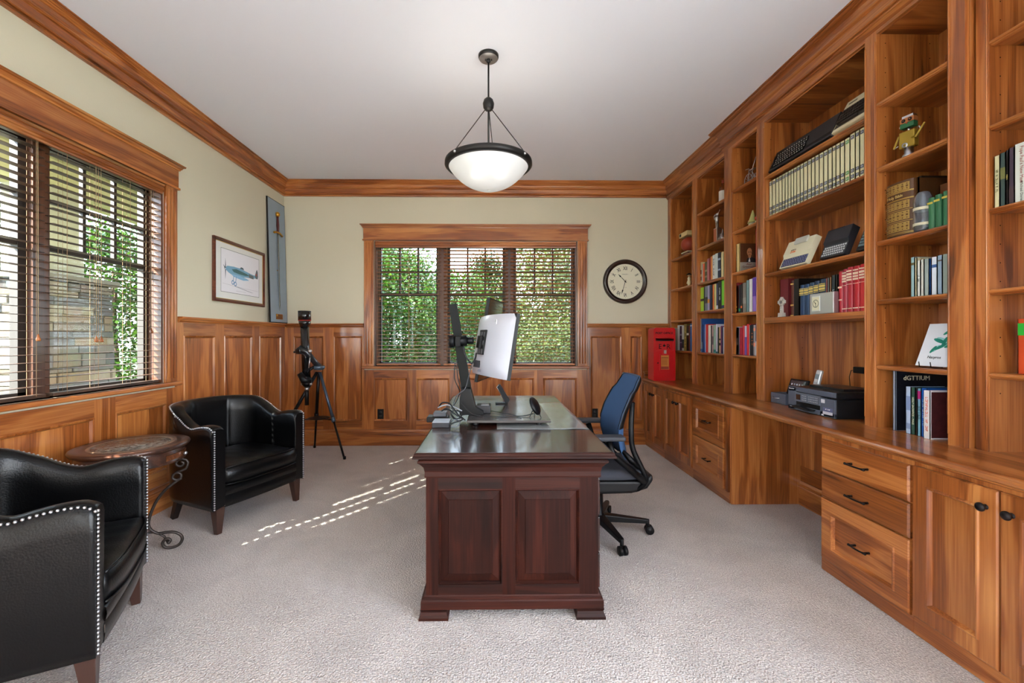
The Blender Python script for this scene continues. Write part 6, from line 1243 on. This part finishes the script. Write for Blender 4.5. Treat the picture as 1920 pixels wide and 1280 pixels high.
# ---------------------------------------------------------------- outside
grass=mat('grass',(58,84,26),.9,bump=.6,bscale=8,var=.5)
gz=-.45
g=B(-60,60,-60,90,gz-.2,gz).build('lawn',grass); tag(g,'green lawn outside beyond the windows','grass',kind='stuff')
pv=B(-7,9,-12,-4.27,gz,-.06).box(2.64,9,-4.27,4,gz,-.06).box(-7,-2.69,-4.27,.1,gz,-.06).build('bounce_terrace',mat('bounce_terrace_stone',(206,200,190),.85,bump=.3,bscale=12,var=.1)); tag(pv,'unseen pale paving added outside to bounce sunlight into the room','bounce_terrace')  # pale ground added out of view, reflects sun up to the ceiling
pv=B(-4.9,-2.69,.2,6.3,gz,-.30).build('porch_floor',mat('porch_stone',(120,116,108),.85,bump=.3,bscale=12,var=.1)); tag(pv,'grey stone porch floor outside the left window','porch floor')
def leafmat(name,c1,c2):
    m=bpy.data.materials.new(name); m.use_nodes=True; n=m.node_tree.nodes; l=m.node_tree.links; p=n['Principled BSDF']
    gi=n.new('ShaderNodeNewGeometry'); c=n.new('ShaderNodeValToRGB'); c.color_ramp.elements[0].color=srgb(*c1); c.color_ramp.elements[1].color=srgb(*c2)
    l.new(gi.outputs['Random Per Island'],c.inputs[0]); l.new(c.outputs[0],p.inputs['Base Color']); p.inputs['Roughness'].default_value=.45
    t=n.new('ShaderNodeBsdfTranslucent'); l.new(c.outputs[0],t.inputs[0]); mm=n.new('ShaderNodeMixShader'); mm.inputs[0].default_value=.4
    o=n['Material Output']; l.new(p.outputs[0],mm.inputs[1]); l.new(t.outputs[0],mm.inputs[2]); l.new(mm.outputs[0],o.inputs[0]); return m
LG=leafmat('leaf_green',(18,40,6),(66,102,22)); LD=leafmat('leaf_dark',(12,28,8),(40,64,20)); LO=leafmat('leaf_olive',(34,46,16),(80,90,36))
bark=mat('bark',(84,68,52),.9,bump=.6,bscale=20)
def tree(name,label,cat,x,y,h,rad,crown0,n,lm,leaf=.06,seed=0,cone=False,trunk=.07,group=None):
    rnd=random.Random(seed); r=thing(name,label,cat,(x,y,gz),0,group)
    V=[];Fc=[]; cl=[]
    for k in range(max(8,int(n/60))):
        u=rnd.random(); z=crown0+(h-crown0)*(u if not cone else u**1.3)
        f=(z-crown0)/(h-crown0); rr=rad*((1-f)**.8 if cone else math.sqrt(max(.02,1-(2*f-1)**2)))
        a=rnd.random()*2*PI; q=rr*math.sqrt(rnd.random()*.75+.25); cl.append((q*math.cos(a),q*math.sin(a),z))
    for k in range(n):
        c=cl[rnd.randrange(len(cl))]; s=rad*.28
        p=Vector((c[0]+rnd.gauss(0,s*.6),c[1]+rnd.gauss(0,s*.6),c[2]+rnd.gauss(0,s*.45)))
        if p.z<.12: p.z=.12
        d=Vector((rnd.uniform(-1,1),rnd.uniform(-1,1),rnd.uniform(-.6,.6))).normalized(); e=d.cross(Vector((rnd.uniform(-1,1),rnd.uniform(-1,1),rnd.uniform(-1,1)))).normalized()
        L=leaf*rnd.uniform(.7,1.3); Wd=L*.42; b=len(V); V+=[p,p+d*L*.5+e*Wd,p+d*L,p+d*L*.5-e*Wd]; Fc.append((b,b+1,b+2,b+3))
    MB().add(V,Fc).build('foliage',lm,r); m=MB(); m.tube([(0,0,.004),(.03,.02,h*.3),(0,0,h*.85)],[trunk,trunk*.7,trunk*.2],8)
    for k in range(9):
        c=cl[k*len(cl)//9]; m.tube([(0,0,max(.1,c[2]*.55)),(c[0]*.6,c[1]*.6,c[2]*.85),c],[trunk*.35,trunk*.2,.004],5)
    m.build('trunk',bark,r)
gt='trees and shrubs behind the back window'
tree('leafy_bush','dense bright green bush filling the left third of back window','bush',-2.2,8.6,3.4,1.35,.15,62000,LG,.052,1,group=gt)
tree('leafy_bush','low light green shrub at foot of the back window centre','bush',-.4,7.9,1.35,.9,.05,12000,LG,.045,2,group=gt)
tree('young_tree','upright young tree seen between the left and middle blinds','tree',-.9,10.6,3.3,1.1,.5,16000,LG,.06,3,group=gt)
tree('conifer','pointed dark conifer in middle of the back window','tree',-.2,13.5,4.2,1.5,.2,20000,LD,.075,4,cone=True,group=gt)
tree('leafy_bush','wide soft green bush behind the curved monitor','bush',1.4,9.4,1.9,1.5,.05,26000,LO,.05,5,group=gt)
tree('loose_tree','loose airy tree behind right third of back window','tree',2.3,11.8,5.0,2.1,.3,36000,LO,.075,6,trunk=.12,group=gt)
tree('hedge_tree','dark background tree beyond the lawn at left','tree',-7.4,18,3.6,3.2,.2,16000,LD,.12,7,trunk=.2,group=gt)
tree('hedge_tree','dark background tree beyond the lawn at centre','tree',0,23,3.3,3.6,.2,14000,LD,.15,8,trunk=.2,group=gt)
tree('hedge_tree','dark background tree beyond the lawn at right','tree',6.4,19,6.6,4.2,.2,26000,LD,.15,9,trunk=.25,group=gt)
gt2='shrubs outside the left window'
tree('leafy_bush','bright green shrub right of the stone pier through left window','bush',-5.45,6.2,3.2,.9,0.1,22000,LG,.05,11,group=gt2)
tree('leafy_bush','green shrub left of the stone pier at picture edge','bush',-6.9,5.9,2.9,.9,0.1,14000,LD,.055,12,group=gt2)
tree('hedge_tree','large dark tree far outside the left window','tree',-13,7,7,4,.3,9000,LD,.2,13,trunk=.25,group=gt2)
tree('hedge_tree','second large tree far outside the left window','tree',-14,0.2,6,3.6,.3,7000,LD,.2,14,trunk=.25,group=gt2)
# stone pier with pale post, porch beam and soffit
rnd=random.Random(21); r=thing('stone_pier','stacked ledgestone porch pier outside the left window','pier',(-4.35,4.2,gz))
sm=bpy.data.materials.new('ledgestone'); sm.use_nodes=True; n=sm.node_tree.nodes; l=sm.node_tree.links; p=n['Principled BSDF']; gi=n.new('ShaderNodeNewGeometry'); c=n.new('ShaderNodeValToRGB'); e=c.color_ramp.elements; e[0].color=srgb(52,50,46); e[1].color=srgb(106,102,94); x=e.new(.4); x.color=srgb(72,76,84); x=e.new(.7); x.color=srgb(92,80,62); l.new(gi.outputs['Random Per Island'],c.inputs[0])
q=n.new('ShaderNodeTexNoise'); q.inputs['Scale'].default_value=9; q.inputs['Detail'].default_value=8; mi=n.new('ShaderNodeMix'); mi.data_type='RGBA'; mi.blend_type='MULTIPLY'; mi.inputs[0].default_value=.4; l.new(c.outputs[0],mi.inputs[6]); l.new(q.outputs['Color'],mi.inputs[7]); l.new(mi.outputs[2],p.inputs['Base Color']); b=n.new('ShaderNodeBump'); b.inputs['Strength'].default_value=.8; b.inputs['Distance'].default_value=.02; l.new(q.outputs['Fac'],b.inputs['Height']); l.new(b.outputs[0],p.inputs['Normal']); p.inputs['Roughness'].default_value=.9
m=MB(); z=.0; hh=2.27
while z<hh-.02:
    ch=rnd.choice((.05,.06,.08,.10,.12)); ch=min(ch,hh-z); k=z/hh; hx,hy=.36-.05*k,.42-.06*k
    for side in range(4):
        ln=hy if side%2==0 else hx; s=-ln
        while s<ln-.01:
            L_=rnd.uniform(.12,.38); e_=min(ln,s+L_); out=rnd.uniform(0,.022)
            if side==0: m.box(hx-.05,hx+out,s+.004,e_-.004,z+.004,z+ch-.004)
            if side==2: m.box(-hx-out,-hx+.05,s+.004,e_-.004,z+.004,z+ch-.004)
            if side==1: m.box(s+.004,e_-.004,-hy-out,-hy+.05,z+.004,z+ch-.004)
            if side==3: m.box(s+.004,e_-.004,hy-.05,hy+out,z+.004,z+ch-.004)
            s=e_
    z+=ch
m.build('ledgestones',sm,r,bevel=.006,seg=1); B(-.30,.30,-.36,.36,0,hh-.01).build('mortar_core',mat('mortar',(120,112,100),.9),r); B(-.36,.36,-.43,.43,hh,hh+.06).build('cap_stone',mat('cap_stone',(84,82,76),.8),r,bevel=.01)
B(-.17,.17,-.22,.22,hh+.06,3.4).build('porch_post',mat('post_cream',(140,138,120),.7),r)
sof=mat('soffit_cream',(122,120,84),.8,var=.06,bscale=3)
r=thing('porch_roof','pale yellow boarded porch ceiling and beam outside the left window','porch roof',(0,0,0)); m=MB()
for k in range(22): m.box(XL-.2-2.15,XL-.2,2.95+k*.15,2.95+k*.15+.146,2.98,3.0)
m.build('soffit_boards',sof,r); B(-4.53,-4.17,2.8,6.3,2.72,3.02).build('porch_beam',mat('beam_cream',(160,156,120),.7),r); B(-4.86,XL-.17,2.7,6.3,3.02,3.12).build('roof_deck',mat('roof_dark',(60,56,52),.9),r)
pw=thing('house_wing','pale sided house wing beyond the porch','house wall',(-5.2,8.2,gz)); m=MB()
for k in range(30): m.box(-1.3,2.6,-.0-.0+.0,.012,k*.12,k*.12+.118)
m.build('siding',mat('siding_cream',(140,138,112),.8),pw); B(-1.3,2.5,.012,.5,0,3.6).build('wall_core',mat('siding_cream'),pw)
